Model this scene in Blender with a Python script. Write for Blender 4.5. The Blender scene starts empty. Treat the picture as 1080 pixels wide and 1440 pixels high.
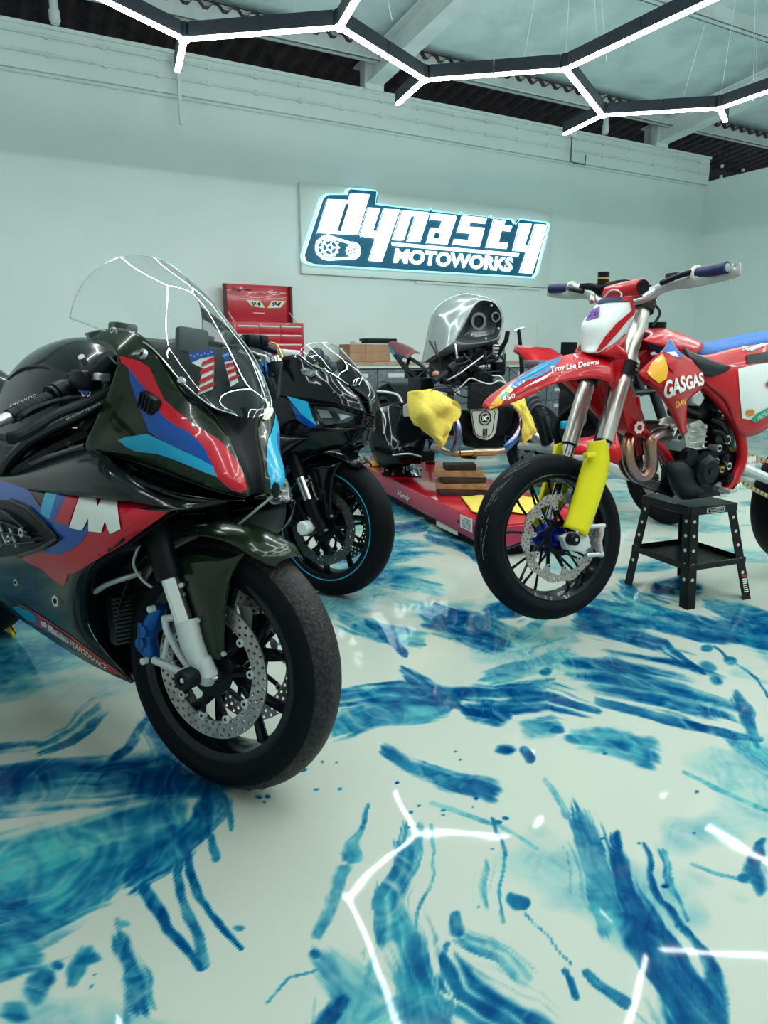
import bpy, bmesh, math, random
import numpy as np
from mathutils import Vector, Matrix, geometry
from mathutils.bvhtree import BVHTree
random.seed(4)
COL = bpy.context.scene.collection
PI = math.pi
# ------------------------------------------------------------------ camera model (1080 x 1440)
CF = 1000.0; CH = 1.0; CP = math.atan(.22); CC, CS = math.cos(CP), math.sin(CP)
CAM = Vector((0, 0, CH))
def ray(px, py):
    a = (px-540)/CF; b = (720-py)/CF
    return Vector((a, CC+b*CS, -CS+b*CC))
def atz(px, py, z):                       # point of the level z seen at a pixel
    r = ray(px, py); return CAM + r*((z-CH)/r.z)
def aty(px, py, y):                       # point at a distance y seen at a pixel
    r = ray(px, py); return CAM + r*(y/r.y)
class Frame:                              # x forward, y to the left, z up
    def __init__(s, o, yaw, lean=0.0, pitch=0.0):
        fw = Vector((math.cos(yaw), math.sin(yaw), 0)); l = Vector((-math.sin(yaw), math.cos(yaw), 0)); u = Vector((0, 0, 1))
        s.o = Vector(o); s.n = l*math.cos(lean)+u*math.sin(lean); s.u = -l*math.sin(lean)+u*math.cos(lean); s.f = fw
        if pitch:
            f2 = s.f*math.cos(pitch)+s.u*math.sin(pitch); s.u = -s.f*math.sin(pitch)+s.u*math.cos(pitch); s.f = f2
        s.M = Matrix(((s.f.x, s.n.x, s.u.x, s.o.x), (s.f.y, s.n.y, s.u.y, s.o.y), (s.f.z, s.n.z, s.u.z, s.o.z), (0, 0, 0, 1)))
        s.I = s.M.inverted()
    def p(s, px, py, y):                  # pixel -> local point on the plane local y
        r = ray(px, py); t = (y-(CAM-s.o).dot(s.n))/r.dot(s.n)
        return s.I @ (CAM+r*t)
    def d(s, px, py, z):                  # pixel -> local point at local height z
        r = ray(px, py); t = (z-(CAM-s.o).dot(s.u))/r.dot(s.u)
        return s.I @ (CAM+r*t)
# ------------------------------------------------------------------ materials
MATS = {}
def nd(nt, t, **k):
    n = nt.nodes.new(t)
    for a, b in k.items():
        if a in n.inputs: n.inputs[a].default_value = b
        else: setattr(n, a, b)
    return n
def mat(name, col, rough=.5, metal=0., coat=0., bump=None, var=None, emit=None, spec=.5, alpha=None, trans=None, ior=1.45, aniso=0):
    if name in MATS: return MATS[name]
    m = bpy.data.materials.new(name); m.use_nodes = True; nt = m.node_tree; b = nt.nodes['Principled BSDF']
    b.inputs['Base Color'].default_value = (*col, 1); b.inputs['Roughness'].default_value = rough
    b.inputs['Metallic'].default_value = metal; b.inputs['Coat Weight'].default_value = coat; b.inputs['Coat Roughness'].default_value = .03
    b.inputs['Specular IOR Level'].default_value = spec; b.inputs['IOR'].default_value = ior
    if trans: b.inputs['Transmission Weight'].default_value = trans
    if emit:
        b.inputs['Emission Color'].default_value = (*emit[:3], 1); b.inputs['Emission Strength'].default_value = emit[3]
    co = nt.nodes.new('ShaderNodeTexCoord')
    if var:                                # (scale, amount, [second colour])
        n = nd(nt, 'ShaderNodeTexNoise', Scale=var[0], Detail=6.); nt.links.new(co.outputs['Object'], n.inputs['Vector'])
        mx = nd(nt, 'ShaderNodeMix', data_type='RGBA')
        c2 = var[2] if len(var) > 2 else tuple(c*(1-var[1]) for c in col)
        mx.inputs[6].default_value = (*col, 1); mx.inputs[7].default_value = (*c2, 1)
        rp = nd(nt, 'ShaderNodeMapRange'); rp.inputs['From Min'].default_value = .42; rp.inputs['From Max'].default_value = .66
        nt.links.new(n.outputs[0], rp.inputs[0])
        if len(var) > 2: 
            mu = nd(nt, 'ShaderNodeMath', operation='MULTIPLY'); mu.inputs[1].default_value = var[1]; nt.links.new(rp.outputs[0], mu.inputs[0]); nt.links.new(mu.outputs[0], mx.inputs[0])
        else: nt.links.new(rp.outputs[0], mx.inputs[0])
        nt.links.new(mx.outputs[2], b.inputs['Base Color'])
    if bump:                               # (scale, strength)
        n2 = nd(nt, 'ShaderNodeTexNoise', Scale=bump[0], Detail=4.); nt.links.new(co.outputs['Object'], n2.inputs['Vector'])
        bp = nd(nt, 'ShaderNodeBump', Strength=bump[1], Distance=.01); nt.links.new(n2.outputs[0], bp.inputs['Height']); nt.links.new(bp.outputs[0], b.inputs['Normal'])
    MATS[name] = m; return m
def glass(name, tint, rough=.0, mixf=.12):
    if name in MATS: return MATS[name]
    m = bpy.data.materials.new(name); m.use_nodes = True; nt = m.node_tree; nt.nodes.remove(nt.nodes['Principled BSDF'])
    out = nt.nodes['Material Output']; tr = nd(nt, 'ShaderNodeBsdfTransparent'); tr.inputs[0].default_value = (*tint, 1)
    gl = nd(nt, 'ShaderNodeBsdfGlossy', Roughness=rough); fr = nd(nt, 'ShaderNodeFresnel', IOR=1.5)
    mx = nd(nt, 'ShaderNodeMixShader'); ad = nd(nt, 'ShaderNodeMath', operation='ADD'); ad.inputs[1].default_value = mixf; ad.use_clamp = True
    nt.links.new(fr.outputs[0], ad.inputs[0]); nt.links.new(ad.outputs[0], mx.inputs[0]); nt.links.new(tr.outputs[0], mx.inputs[1]); nt.links.new(gl.outputs[0], mx.inputs[2]); nt.links.new(mx.outputs[0], out.inputs[0])
    MATS[name] = m; return m
def carbon(name, col, col2, sc=260.):
    if name in MATS: return MATS[name]
    m = mat(name, col, .2, 0, .32, spec=.3); nt = m.node_tree; b = nt.nodes['Principled BSDF']
    co = nt.nodes.new('ShaderNodeTexCoord'); ck = nd(nt, 'ShaderNodeTexChecker', Scale=sc); nt.links.new(co.outputs['Object'], ck.inputs[0])
    ck.inputs[1].default_value = (*col, 1); ck.inputs[2].default_value = (*col2, 1); nt.links.new(ck.outputs[0], b.inputs['Base Color'])
    return m
# ------------------------------------------------------------------ objects
def link(o, parent=None):
    COL.objects.link(o)
    if parent is not None: o.parent = parent
    return o
def tag(o, label=None, cat=None, group=None, kind=None):
    if label: o['label'] = label
    if cat: o['category'] = cat
    if group: o['group'] = group
    if kind: o['kind'] = kind
    return o
def thing(name, M, label, cat, group=None):
    o = bpy.data.objects.new(name, None); o.empty_display_size = .1
    o.matrix_world = M if isinstance(M, Matrix) else Matrix.Translation(Vector(M)); COL.objects.link(o)
    return tag(o, label, cat, group)
class G:                                   # geometry collector
    def __init__(s): s.v = []; s.f = []; s.m = []; s.mats = []
    def mi(s, m):
        if m not in s.mats: s.mats.append(m)
        return s.mats.index(m)
    def add(s, v, f, m=None, M=None):
        k = len(s.v); i = s.mi(m) if m is not None else 0
        s.v += [Vector(M @ Vector(p)) if M is not None else Vector(p) for p in v]
        s.f += [tuple(k+a for a in q) for q in f]; s.m += [i]*len(f); return s
    def box(s, c, d, m=None, M=None, b=0.0):
        R = M if M is not None else Matrix.Identity(4)
        x, y, z = [a/2 for a in d]; c = Vector(c)
        if b <= 0:
            v = [c+Vector((i*x, j*y, k*z)) for i in (-1, 1) for j in (-1, 1) for k in (-1, 1)]
            f = [(0, 1, 3, 2), (4, 6, 7, 5), (0, 4, 5, 1), (2, 3, 7, 6), (0, 2, 6, 4), (1, 5, 7, 3)]
            return s.add(v, f, m, R)
        bm = bmesh.new(); bmesh.ops.create_cube(bm, size=1)
        for q in bm.verts: q.co = Vector((q.co.x*d[0], q.co.y*d[1], q.co.z*d[2]))+c
        bmesh.ops.bevel(bm, geom=bm.edges[:], offset=min(b, min(d)*.45), segments=2, affect='EDGES', profile=.5)
        bm.verts.index_update()
        s.add([q.co.copy() for q in bm.verts], [[q.index for q in f.verts] for f in bm.faces], m, R); bm.free(); return s
    def tube(s, pts, r, m=None, n=10, cap=True, M=None, flat=1.0):
        P = [Vector(p) for p in pts]; k = len(P); rs = r if isinstance(r, (list, tuple)) else [r]*k
        v = []; f = []; pn = None
        for i in range(k):
            t = (P[min(i+1, k-1)]-P[max(i-1, 0)])
            t = t.normalized() if t.length > 1e-9 else Vector((0, 0, 1))
            if pn is None:
                a = Vector((0, 0, 1)) if abs(t.z) < .9 else Vector((1, 0, 0)); pn = (a-t*a.dot(t)).normalized()
            else:
                pn = (pn-t*pn.dot(t)); pn = pn.normalized() if pn.length > 1e-6 else t.orthogonal().normalized()
            bn = t.cross(pn)
            for j in range(n):
                a = 2*PI*j/n; v.append(P[i]+(pn*math.cos(a)*flat+bn*math.sin(a))*rs[i])
        for i in range(k-1):
            for j in range(n):
                j2 = (j+1) % n; f.append((i*n+j, i*n+j2, (i+1)*n+j2, (i+1)*n+j))
        if cap: f.append(tuple(range(n-1, -1, -1))); f.append(tuple((k-1)*n+j for j in range(n)))
        return s.add(v, f, m, M)
    def cyl(s, a, b, r, m=None, n=20, M=None, r2=None):
        return s.tube([a, b], [r, r if r2 is None else r2], m, n, True, M)
    def lathe(s, prof, c, ax, m=None, n=48, M=None, closed=False):   # prof: (radius, along axis)
        c = Vector(c); ax = Vector(ax).normalized(); a = ax.orthogonal().normalized(); b = ax.cross(a); v = []; f = []; k = len(prof)
        for j in range(n):
            t = 2*PI*j/n; d = a*math.cos(t)+b*math.sin(t)
            v += [c+d*r+ax*h for r, h in prof]
        for j in range(n):
            j2 = (j+1) % n
            for i in range(k if closed else k-1): i2 = (i+1) % k; f.append((j*k+i, j2*k+i, j2*k+i2, j*k+i2))
        return s.add(v, f, m, M)
    def prism(s, poly, ext, m=None, M=None):                  # poly: 3-D points, ext: vector
        k = len(poly); e = Vector(ext); P = [Vector(p) for p in poly]
        v = P+[p+e for p in P]; f = [(i, (i+1) % k, k+(i+1) % k, k+i) for i in range(k)]
        nn = Vector((0, 0, 0))
        for i in range(k): nn += P[i].cross(P[(i+1) % k])
        q = e.orthogonal().normalized() if nn.length < 1e-9 else nn.normalized()
        a = q.orthogonal().normalized(); b = q.cross(a)
        tr = geometry.tessellate_polygon([[Vector((p.dot(a), p.dot(b), 0)) for p in P]])
        f += [tuple(t) for t in tr]+[tuple(k+i for i in reversed(t)) for t in tr]
        return s.add(v, f, m, M)
    def sphere(s, c, r, m=None, n=12, M=None, sc=(1, 1, 1)):
        v = []; f = []; c = Vector(c); h = n//2
        for i in range(h+1):
            a = PI*i/h
            for j in range(n):
                b = 2*PI*j/n; v.append(c+Vector((math.sin(a)*math.cos(b)*sc[0], math.sin(a)*math.sin(b)*sc[1], math.cos(a)*sc[2]))*r)
        for i in range(h):
            for j in range(n): f.append((i*n+j, (i+1)*n+j, (i+1)*n+(j+1) % n, i*n+(j+1) % n))
        return s.add(v, f, m, M)
    def surf(s, S, m=None):                # dense grid of points
        k = len(S[0]); s.add([p for r in S for p in r], [(i*k+j, i*k+j+1, (i+1)*k+j+1, (i+1)*k+j) for i in range(len(S)-1) for j in range(k-1)], m); return s
    def mirror(s):
        g = G(); g.mats = list(s.mats); k = len(s.v)
        g.v = s.v+[Vector((p.x, -p.y, p.z)) for p in s.v]; g.f = s.f+[tuple(reversed([k+i for i in f])) for f in s.f]; g.m = s.m+s.m; return g
    def flip(s):
        g = s.mirror(); k = len(s.v); n = len(s.f); h = G(); h.mats = list(s.mats); h.v = g.v[k:]; h.f = [tuple(i-k for i in f) for f in g.f[n:]]; h.m = list(s.m); return h
    def both(s, name, parent, **k):        # a right and a left one
        a = s.obj(name, parent, **k); s.flip().obj(name, parent, **k); return a
    def obj(s, name, parent=None, m=None, smooth=True, thick=0, bevel=0, label=None, fix=True, off=0.):
        me = bpy.data.meshes.new(name); me.from_pydata(s.v, [], s.f)
        for q in (s.mats if m is None else [m]): me.materials.append(q)
        if m is None and len(s.mats) > 1: me.polygons.foreach_set('material_index', s.m)
        if fix:
            bm = bmesh.new(); bm.from_mesh(me); bmesh.ops.remove_doubles(bm, verts=bm.verts, dist=1e-5); bmesh.ops.recalc_face_normals(bm, faces=bm.faces); bm.to_mesh(me); bm.free()
        if smooth:
            me.shade_smooth()
            try: me.set_sharp_from_angle(angle=math.radians(35))
            except Exception: pass
        o = bpy.data.objects.new(name, me); link(o, parent)
        if bevel: b = o.modifiers.new('b', 'BEVEL'); b.width = bevel; b.segments = 2; b.limit_method = 'ANGLE'; b.harden_normals = False
        if thick: b = o.modifiers.new('t', 'SOLIDIFY'); b.thickness = thick; b.offset = off
        if label: o['label'] = label
        return o
def cr(P, n):                              # Catmull-Rom through points, n steps per span
    P = [Vector(p) for p in P]; out = []
    for i in range(len(P)-1):
        p0 = P[i-1] if i > 0 else P[0]*2-P[1]; p1, p2 = P[i], P[i+1]; p3 = P[i+2] if i+2 < len(P) else P[-1]*2-P[-2]
        for k in range(n):
            t = k/n; out.append(.5*((2*p1)+(p2-p0)*t+(2*p0-5*p1+4*p2-p3)*t*t+(3*p1-p0-3*p2+p3)*t**3))
    out.append(P[-1]); return out
def dense(rows, nu=5, nv=5, lin=False):
    R = [cr(r, nv) for r in rows]; C = [cr([r[j] for r in R], nu) for j in range(len(R[0]))]
    return [[C[j][i] for j in range(len(C))] for i in range(len(C[0]))]
def arcrows(E, C, n=8, p=1.0):             # half shell: right edge E, crest C (local), elliptical in between
    out = []
    for e, c in zip(E, C):
        r = []
        for k in range(n+1):
            a = PI/2*k/n; s_, c_ = math.sin(a), 1-math.cos(a)
            r.append(Vector((e.x+(c.x-e.x)*(s_**p), e.y+(c.y-e.y)*c_, e.z+(c.z-e.z)*(s_**p))))
        out.append(r)
    return out
def bvh(surfs):
    v = []; f = []
    for S in surfs:
        k = len(S[0]); b = len(v); v += [p for r in S for p in r]
        f += [(b+i*k+j, b+i*k+j+1, b+(i+1)*k+j+1, b+(i+1)*k+j) for i in range(len(S)-1) for j in range(k-1)]
    return BVHTree.FromPolygons(v, f)
def tess(poly, step):
    """fill a 2-D polygon with small triangles"""
    n = len(poly); pts = []; 
    for i in range(n):
        a = Vector(poly[i]); b = Vector(poly[(i+1) % n]); k = max(1, int((b-a).length/step))
        pts += [a+(b-a)*(j/k) for j in range(k)]
    nb = len(pts); xs = [p.x for p in pts]; ys = [p.y for p in pts]
    def inside(x, y):
        c = False
        for i in range(nb):
            a, b = pts[i], pts[i-1]
            if (a.y > y) != (b.y > y) and x < (b.x-a.x)*(y-a.y)/(b.y-a.y)+a.x: c = not c
        return c
    extra = []
    y = min(ys)+step*.5
    while y < max(ys):
        x = min(xs)+step*.5
        while x < max(xs):
            if inside(x, y) and min((p.x-x)**2+(p.y-y)**2 for p in pts) > (step*.45)**2: extra.append(Vector((x, y)))
            x += step
        y += step
    r = geometry.delaunay_2d_cdt(pts+extra, [(i, (i+1) % nb) for i in range(nb)], [], 1, 1e-4)
    V = r[0]; F = [f for f in r[2] if inside(sum(V[i].x for i in f)/len(f), sum(V[i].y for i in f)/len(f))]
    return V, F
def shot(F, B, px, py, off=.0025):
    """where the sight line of a pixel meets a real surface (local frame of F)"""
    o = F.I @ CAM; d = (F.I.to_3x3() @ ray(px, py)).normalized()
    h = B.ray_cast(o, d)
    if h[0] is None:
        h = B.find_nearest(o+d*((F.I @ F.o-o).length))
        q = h[0]; 
        for _ in range(4):
            t = (q-o).dot(d); q = B.find_nearest(o+d*t)[0]
        return q-d*off
    n = h[1]
    if n.dot(d) > 0: n = -n
    return h[0]+n*off-d*off*.3
def decal(g, F, B, poly, m, step=5, off=.0022, smooth=True):
    if smooth:
        pp = [Vector((*q, 0)) for q in poly]; 
        poly = [(q.x, q.y) for q in pp]
    V, T = tess(poly, step)
    g.add([shot(F, B, p.x, p.y, off) for p in V], T, m); return g
def textmesh(s, shear=0., offset=0.0, sx=1., space=1.):
    cu = bpy.data.curves.new('txt', 'FONT'); cu.body = s; cu.size = 1; cu.shear = shear; cu.offset = offset; cu.resolution_u = 3; cu.space_character = space
    o = bpy.data.objects.new('txt', cu); COL.objects.link(o); dg = bpy.context.evaluated_depsgraph_get()
    me = bpy.data.meshes.new_from_object(o.evaluated_get(dg)); v = [(q.co.x, q.co.y) for q in me.vertices]; f = [tuple(p.vertices) for p in me.polygons]
    bpy.data.objects.remove(o); bpy.data.curves.remove(cu); bpy.data.meshes.remove(me)
    x0 = min(a for a, b in v); x1 = max(a for a, b in v); y0 = min(b for a, b in v); y1 = max(b for a, b in v)
    return [((a-x0)/(x1-x0), (b-y0)/(y1-y0)) for a, b in v], f
def text_px(g, F, B, s, quad, m, off=.0036, **k):
    """lettering lying on a surface; quad: four pixels, bottom-left, bottom-right, top-right, top-left"""
    v, f = textmesh(s, **k); a, b, c, d = [Vector(q) for q in quad]
    pts = [(a*(1-u)+b*u)*(1-w)+(d*(1-u)+c*u)*w for u, w in v]
    g.add([shot(F, B, p.x, p.y, off) for p in pts], f, m); return g
def text_q(g, s, quad, m, **k):
    """lettering on a flat quad of 3-D points bl, br, tr, tl"""
    v, f = textmesh(s, **k); a, b, c, d = [Vector(q) for q in quad]
    g.add([(a*(1-u)+b*u)*(1-w)+(d*(1-u)+c*u)*w for u, w in v], f, m); return g
# ------------------------------------------------------------------ the room
WY = math.radians(61.2)
WD = Vector((math.sin(WY), math.cos(WY), 0)); WN = Vector((WD.y, -WD.x, 0))       # along the back wall, out of it towards the room
WO = Vector((1.408, 9.141, 0))
RM = Matrix(((WD.x, WN.x, 0, WO.x), (WD.y, WN.y, 0, WO.y), (0, 0, 1, 0), (0, 0, 0, 1)))   # room coordinates: u along wall, v off the wall, z
RI = RM.inverted()
def wallp(px, py, v=0.):
    r = ray(px, py); t = (v-(CAM-WO).dot(WN))/r.dot(WN); return RI @ (CAM+r*t)
M_wall = mat('wall_paint', (.80, .90, .87), .55, var=(1.5, .04), bump=(180, .03))
M_steel = mat('painted_steel', (.80, .87, .86), .5, var=(3, .12))
M_insul = mat('roof_insulation', (.80, .93, .94), .38, var=(2.5, .18), bump=(2.2, .9))
M_dark = mat('dark_deck', (.02, .022, .026), .8)
M_rust = mat('corrugated_steel', (.09, .06, .07), .6, var=(6, .5))
UC = (wallp(988, 300)).x; UL = -7.5; VF = 11.5; HL = 3.36; HT = 3.72
def rbox(g, u0, u1, v0, v1, z0, z1, m=None): return g.box(((u0+u1)/2, (v0+v1)/2, (z0+z1)/2), (u1-u0, v1-v0, z1-z0), m, RM)
def struct(name, g, m=None, **k):
    o = g.obj(name, None, m, **k); o['kind'] = 'structure'; return o
struct('wall_back', rbox(G(), UL, UC, -.2, 0, 0, HL), M_wall, smooth=False)
g = G(); rbox(g, UL, UC, -.2, .05, HL, HT, M_wall); rbox(g, UL, UC, -.2, .075, HT-.03, HT, M_wall)
struct('trim_1', g, smooth=False)
g = G(); rbox(g, UL, UC, .0, .02, HL-.025, HL-.0, M_wall); g.cyl(RM @ Vector((UL, .03, HL-.02)), RM @ Vector((UC, .03, HL-.02)), .012, M_steel, 8)
struct('trim_2', g)
struct('wall_right', rbox(G(), UC, UC+.2, -.2, VF, 0, wallp(990, 258).z+.02), M_wall, smooth=False)
# recessed panel edge that runs off the sign board and down the wall
a = wallp(758, 403).x; g = G(); rbox(g, -1.2, a, 0, .03, 1.81, 1.835, M_wall); rbox(g, a-.015, a+.005, 0, .012, 0, 1.81, M_wall); struct('trim_3', g, smooth=False)
# conduits along the upper band
for i, z in enumerate((HL+.13, HL+.27)):
    g = G(); g.cyl(RM @ Vector((UL, .075, z)), RM @ Vector((UC-.05, .075, z)), .011, M_steel, 8)
    for k in range(26): g.box((UL+.3+k*.46, .07, z), (.03, .03, .04), M_steel, RM)
    o = g.obj('conduit_pipe', None); tag(o, ['thin white conduit along the lower half of the band above the back wall', 'thin white conduit just under the top edge of the band above the back wall'][i], 'pipe')
# roof : steel rafters square to the wall, purlins along it, insulation above
ZR = 3.92; SL = .10
def zr(v): return ZR+SL*v
g = G()
n1, n2 = 60, 60
S = []
for i in range(n1+1):
    u = UL-1+(UC+6-UL+1)*i/n1; row = []
    for j in range(n2+1):
        v = .22+(VF-.22)*j/n2; row.append(RM @ Vector((u, v, zr(v)+.22-.06*abs(math.sin(v*PI/1.5)))))
    S.append(row)
g.surf(S); struct('ceiling', g, M_insul, thick=.02)
g = G()
k = 0; u = UL
S = []
while u < UC+2:
    S.append([RM @ Vector((u, -.9, 3.90+.05*(k % 4 in (1, 2)))), RM @ Vector((u, .26, 4.06+.05*(k % 4 in (1, 2))))]); u += .045; k += 1
g.surf(S); struct('ceiling_deck', g, M_rust, smooth=False)
g = G(); rbox(g, UL-1, UC+3, -1.2, -1.0, 3.2, 5, M_dark); struct('wall_outer', g, smooth=False)
ru = [wallp(505, 118).x+.12-4.55, wallp(505, 118).x+.12, wallp(915, 195).x+.1, wallp(915, 195).x+4.6]
for i, u in enumerate(ru):
    g = G()
    z0 = 3.74
    for (du, a0, a1) in ((.09, 0, .014), (.006, .014, .26), (.09, .26, .274)):
        v = [(u+s*du, vv, z0+SL*vv+z_) for vv in (-.2, VF) for s in (-1, 1) for z_ in (a0, a1)]
        g.add(v, [(0, 1, 3, 2), (4, 6, 7, 5), (0, 4, 5, 1), (2, 3, 7, 6), (0, 2, 6, 4), (1, 5, 7, 3)], M_steel, RM)
    g.box((u, .06, 3.95), (.22, .12, .5), M_steel, RM)
    struct('beam', g, smooth=False)
for i in range(8):
    v = .62+i*1.5 if i else .20
    g = G(); z = zr(v)-.02
    rbox(g, UL-1, UC+5, v-.006, v+.006, z, z+.2, M_steel); rbox(g, UL-1, UC+5, v-.006, v+.07, z, z+.01, M_steel); rbox(g, UL-1, UC+5, v-.07, v+.006, z+.19, z+.2, M_steel)
    rbox(g, UL-1, UC+5, v+.06, v+.07, z, z+.025, M_steel)
    struct('purlin', g, smooth=False)
# braces, junction boxes and pipes near the wall
tag(G().cyl(RM @ Vector((UL+1.3, .5, 3.95)), RM @ Vector((UL+3.4, .5, 3.78)), .012, M_steel, 8).obj('brace_rod'), 'slanting thin steel rod under the roof at the far left', 'rod')
for px, py0, py1, lab in ((77, 0, 26, 'stubby grey vent pipe dropping to the wall top, upper left'), (851, 168, 186, 'grey vent pipe dropping to the wall top behind the lamp stub')):
    p = wallp(px, py1, .12); g = G(); g.cyl(RM @ Vector((p.x, .12, HT)), RM @ Vector((p.x, .12, 4.5)), .035, M_steel, 16); g.cyl(RM @ Vector((p.x, .12, HT+.02)), RM @ Vector((p.x, .12, HT+.1)), .045, M_steel, 16)
    tag(g.obj('vent_pipe'), lab, 'pipe')
p = wallp(250, 100, .1); g = G(); g.box((p.x, .13, HL+.24), (.09, .07, .12), M_steel, RM, .005); g.box((p.x, .12, HL-.02), (.03, .04, .5), M_steel, RM)
tag(g.obj('junction_box'), 'white junction box with a strut on the wall band, left of centre', 'electrical box')
p = wallp(802, 205, .1); g = G(); g.tube([RM @ Vector((p.x, .12, HL+.3)), RM @ Vector((p.x, .12, HL-.02)), RM @ Vector((p.x+.05, .12, HL-.03)), RM @ Vector((p.x+.24, .12, HL-.03)), RM @ Vector((p.x+.24, .12, HL+.08))], .009, mat('dark_pipe', (.1, .12, .12), .5), 8); g.box((p.x, .13, HL+.3), (.08, .07, .1), M_steel, RM, .005)
tag(g.obj('bent_pipe'), 'bent dark conduit hanging from a small box on the wall band', 'pipe')
# ------------------------------------------------------------------ honeycomb lamp
M_lamp = mat('lamp_diffuser', (1, 1, 1), .5, emit=(.90, 1., .965, 30.))
M_house = mat('lamp_housing', (.012, .02, .03), .45)
LZ = 2.72
N = [atz(*q, LZ) for q in ((259, 55), (478, 38), (597, 112), (795, 97), (847, 162), (1012, 152))]
A = (N[1]-N[0]+N[3]-N[2]+N[5]-N[4])/3; B_ = (N[2]-N[1]+N[4]-N[3])/2; C_ = A-B_
fix = thing('honeycomb_lamp', (N[2].x, N[2].y, LZ), 'hanging black honeycomb lamp of glowing white hexagon tubes', 'lamp')
seen = []
def bar(p, q, two=True):
    L = (q-p).length; t = (q-p).normalized(); sd = Vector((-t.y, t.x, 0))
    segs = ((.035/L, .495), (.505, 1-.035/L)) if two else ((.035/L, 1.),)
    for a, b in segs:
        P = p.lerp(q, a)-fix.location; Q = p.lerp(q, b)-fix.location
        h = G(); w = .019; hh = .078
        def pr(z0, z1, w, m, g):
            v = [X+sd*s*w+Vector((0, 0, z)) for X in (P, Q) for s in (-1, 1) for z in (z0, z1)]
            g.add(v, [(0, 1, 3, 2), (4, 6, 7, 5), (0, 4, 5, 1), (2, 3, 7, 6), (0, 2, 6, 4), (1, 5, 7, 3)], m)
        pr(.004, hh, w, M_house, h); o = h.obj('light_bar', fix, smooth=False)
        d = G(); pr(-.008, .003, w*.80, M_lamp, d); d.obj('diffuser', o, smooth=False)
        seen.append((P, Q))
def node(i, j): return N[0]+(A+B_)*i+(A+C_)*j
pn = {}
real = {(0, 0): N[0], (1, 0): N[2], (2, 0): N[4], (1, 1): Vector((1.707, 3.841, LZ)), (2, 1): Vector((2.93, 4.5, LZ))}; realP = {(0, 0): N[1], (1, 0): N[3], (2, 0): N[5], (0, 1): Vector((1.25, 3.12, LZ)), (1, 1): Vector((2.56, 3.80, LZ))}
def Q_(i, j): return real.get((i, j), node(i, j))
def P_(i, j): return realP.get((i, j), node(i, j)+A)
for j in range(0, 4):
    for i in range(-1, 4):
        q = Q_(i, j)
        if j == 0 and (i < 0 or i > 2): continue
        big = j > 1
        bar(q, P_(i, j), not big)                     # along A
        if not (j == 0 and i == 0): bar(q, P_(i-1, j), not big)     # -B
        else: bar(q, q-B_, True)
        if j > 0: bar(q, P_(i, j-1) if True else q-C_, not big)       # -C joins the row before
        else: bar(q, q-C_*.47, False)
bar(N[5], N[5]+B_*.36, False)
for j in range(0, 4):
    for i in range(0 if j == 0 else -1, 3 if j == 0 else 4):
        for p in (Q_(i, j), P_(i, j)):
            jg = G().cyl(p-fix.location+Vector((0, 0, .003)), p-fix.location+Vector((0, 0, .079)), .034, M_house, 6); o = jg.obj('corner_joint', fix, smooth=False)
            G().cyl(p-fix.location+Vector((0, 0, -.0125)), p-fix.location+Vector((0, 0, .002)), .031, M_lamp, 6).obj('diffuser', o, smooth=False)
for j in range(0, 2):
    for i in range(0, 3):
        p = P_(i, j); top = Vector((p.x+.1*(i-1), p.y, 4.3))-fix.location
        for dx, dy in ((0, 0), (.28, .1), (-.25, .05), (.1, -.3)): G().tube([p+Vector((dx, dy, .075))-fix.location, top], .0014, M_steel, 4).obj('hanging_wire', fix)
# ------------------------------------------------------------------ light and camera
w = bpy.data.worlds.new('World'); bpy.context.scene.world = w; w.use_nodes = True
w.node_tree.nodes['Background'].inputs[0].default_value = (.60, .72, .69, 1); w.node_tree.nodes['Background'].inputs[1].default_value = .38
cam = bpy.data.objects.new('camera', bpy.data.cameras.new('camera')); COL.objects.link(cam); bpy.context.scene.camera = cam
cam.location = CAM; cam.rotation_euler = (PI/2-CP, 0, 0); cam.data.sensor_fit = 'VERTICAL'; cam.data.sensor_height = 36; cam.data.lens = 36*CF/1440; cam.data.clip_start = .05
sc = bpy.context.scene
sc.view_settings.view_transform = 'Standard'; sc.view_settings.look = 'None'; sc.view_settings.gamma = 1; sc.view_settings.exposure = 0.88
sc.cycles.max_bounces = 8; sc.cycles.transparent_max_bounces = 12; sc.cycles.use_denoising = True; sc.cycles.sample_clamp_indirect = 6
# ------------------------------------------------------------------ floor: poured white epoxy with blue pigment
def axis(parts):
    out = [parts[0][0]]
    for a, b, s in parts: n = max(1, round((b-a)/s)); out += [a+(b-a)*(i+1)/n for i in range(n)]
    return np.array(out)
gx = axis([(-9, -2.4, .12), (-2.4, -1.1, .012), (-1.1, 1.25, .0042), (1.25, 3.2, .012), (3.2, 12, .12)])
gy = axis([(-3, .85, .12), (.85, 1.9, .0042), (1.9, 2.2, .007), (2.2, 3.6, .010), (3.6, 7, .02), (7, 14, .12)])
X, Y = np.meshgrid(gx, gy)
rng = np.random.default_rng(7)
def vnoise(x, y, seed):
    r = np.random.default_rng(seed).random((257, 257)); r[256] = r[0]; r[:, 256] = r[:, 0]; xi = np.floor(x).astype(int); yi = np.floor(y).astype(int)
    fx = x-xi; fy = y-yi; fx = fx*fx*(3-2*fx); fy = fy*fy*(3-2*fy); a = xi % 256; b = yi % 256
    return (r[b, a]*(1-fx)+r[b, a+1]*fx)*(1-fy)+(r[b+1, a]*(1-fx)+r[b+1, a+1]*fx)*fy
def fbm(x, y, seed, o=4):
    v = 0; a = .5; t = 0
    for i in range(o): v = v+a*vnoise(x*2**i+31*i, y*2**i+17*i, seed+i); t += a; a *= .55
    return v/t
d_ = Y*CC+CH*CS; u_ = Y*CS-CH*CC
vis = d_ > .3
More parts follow.
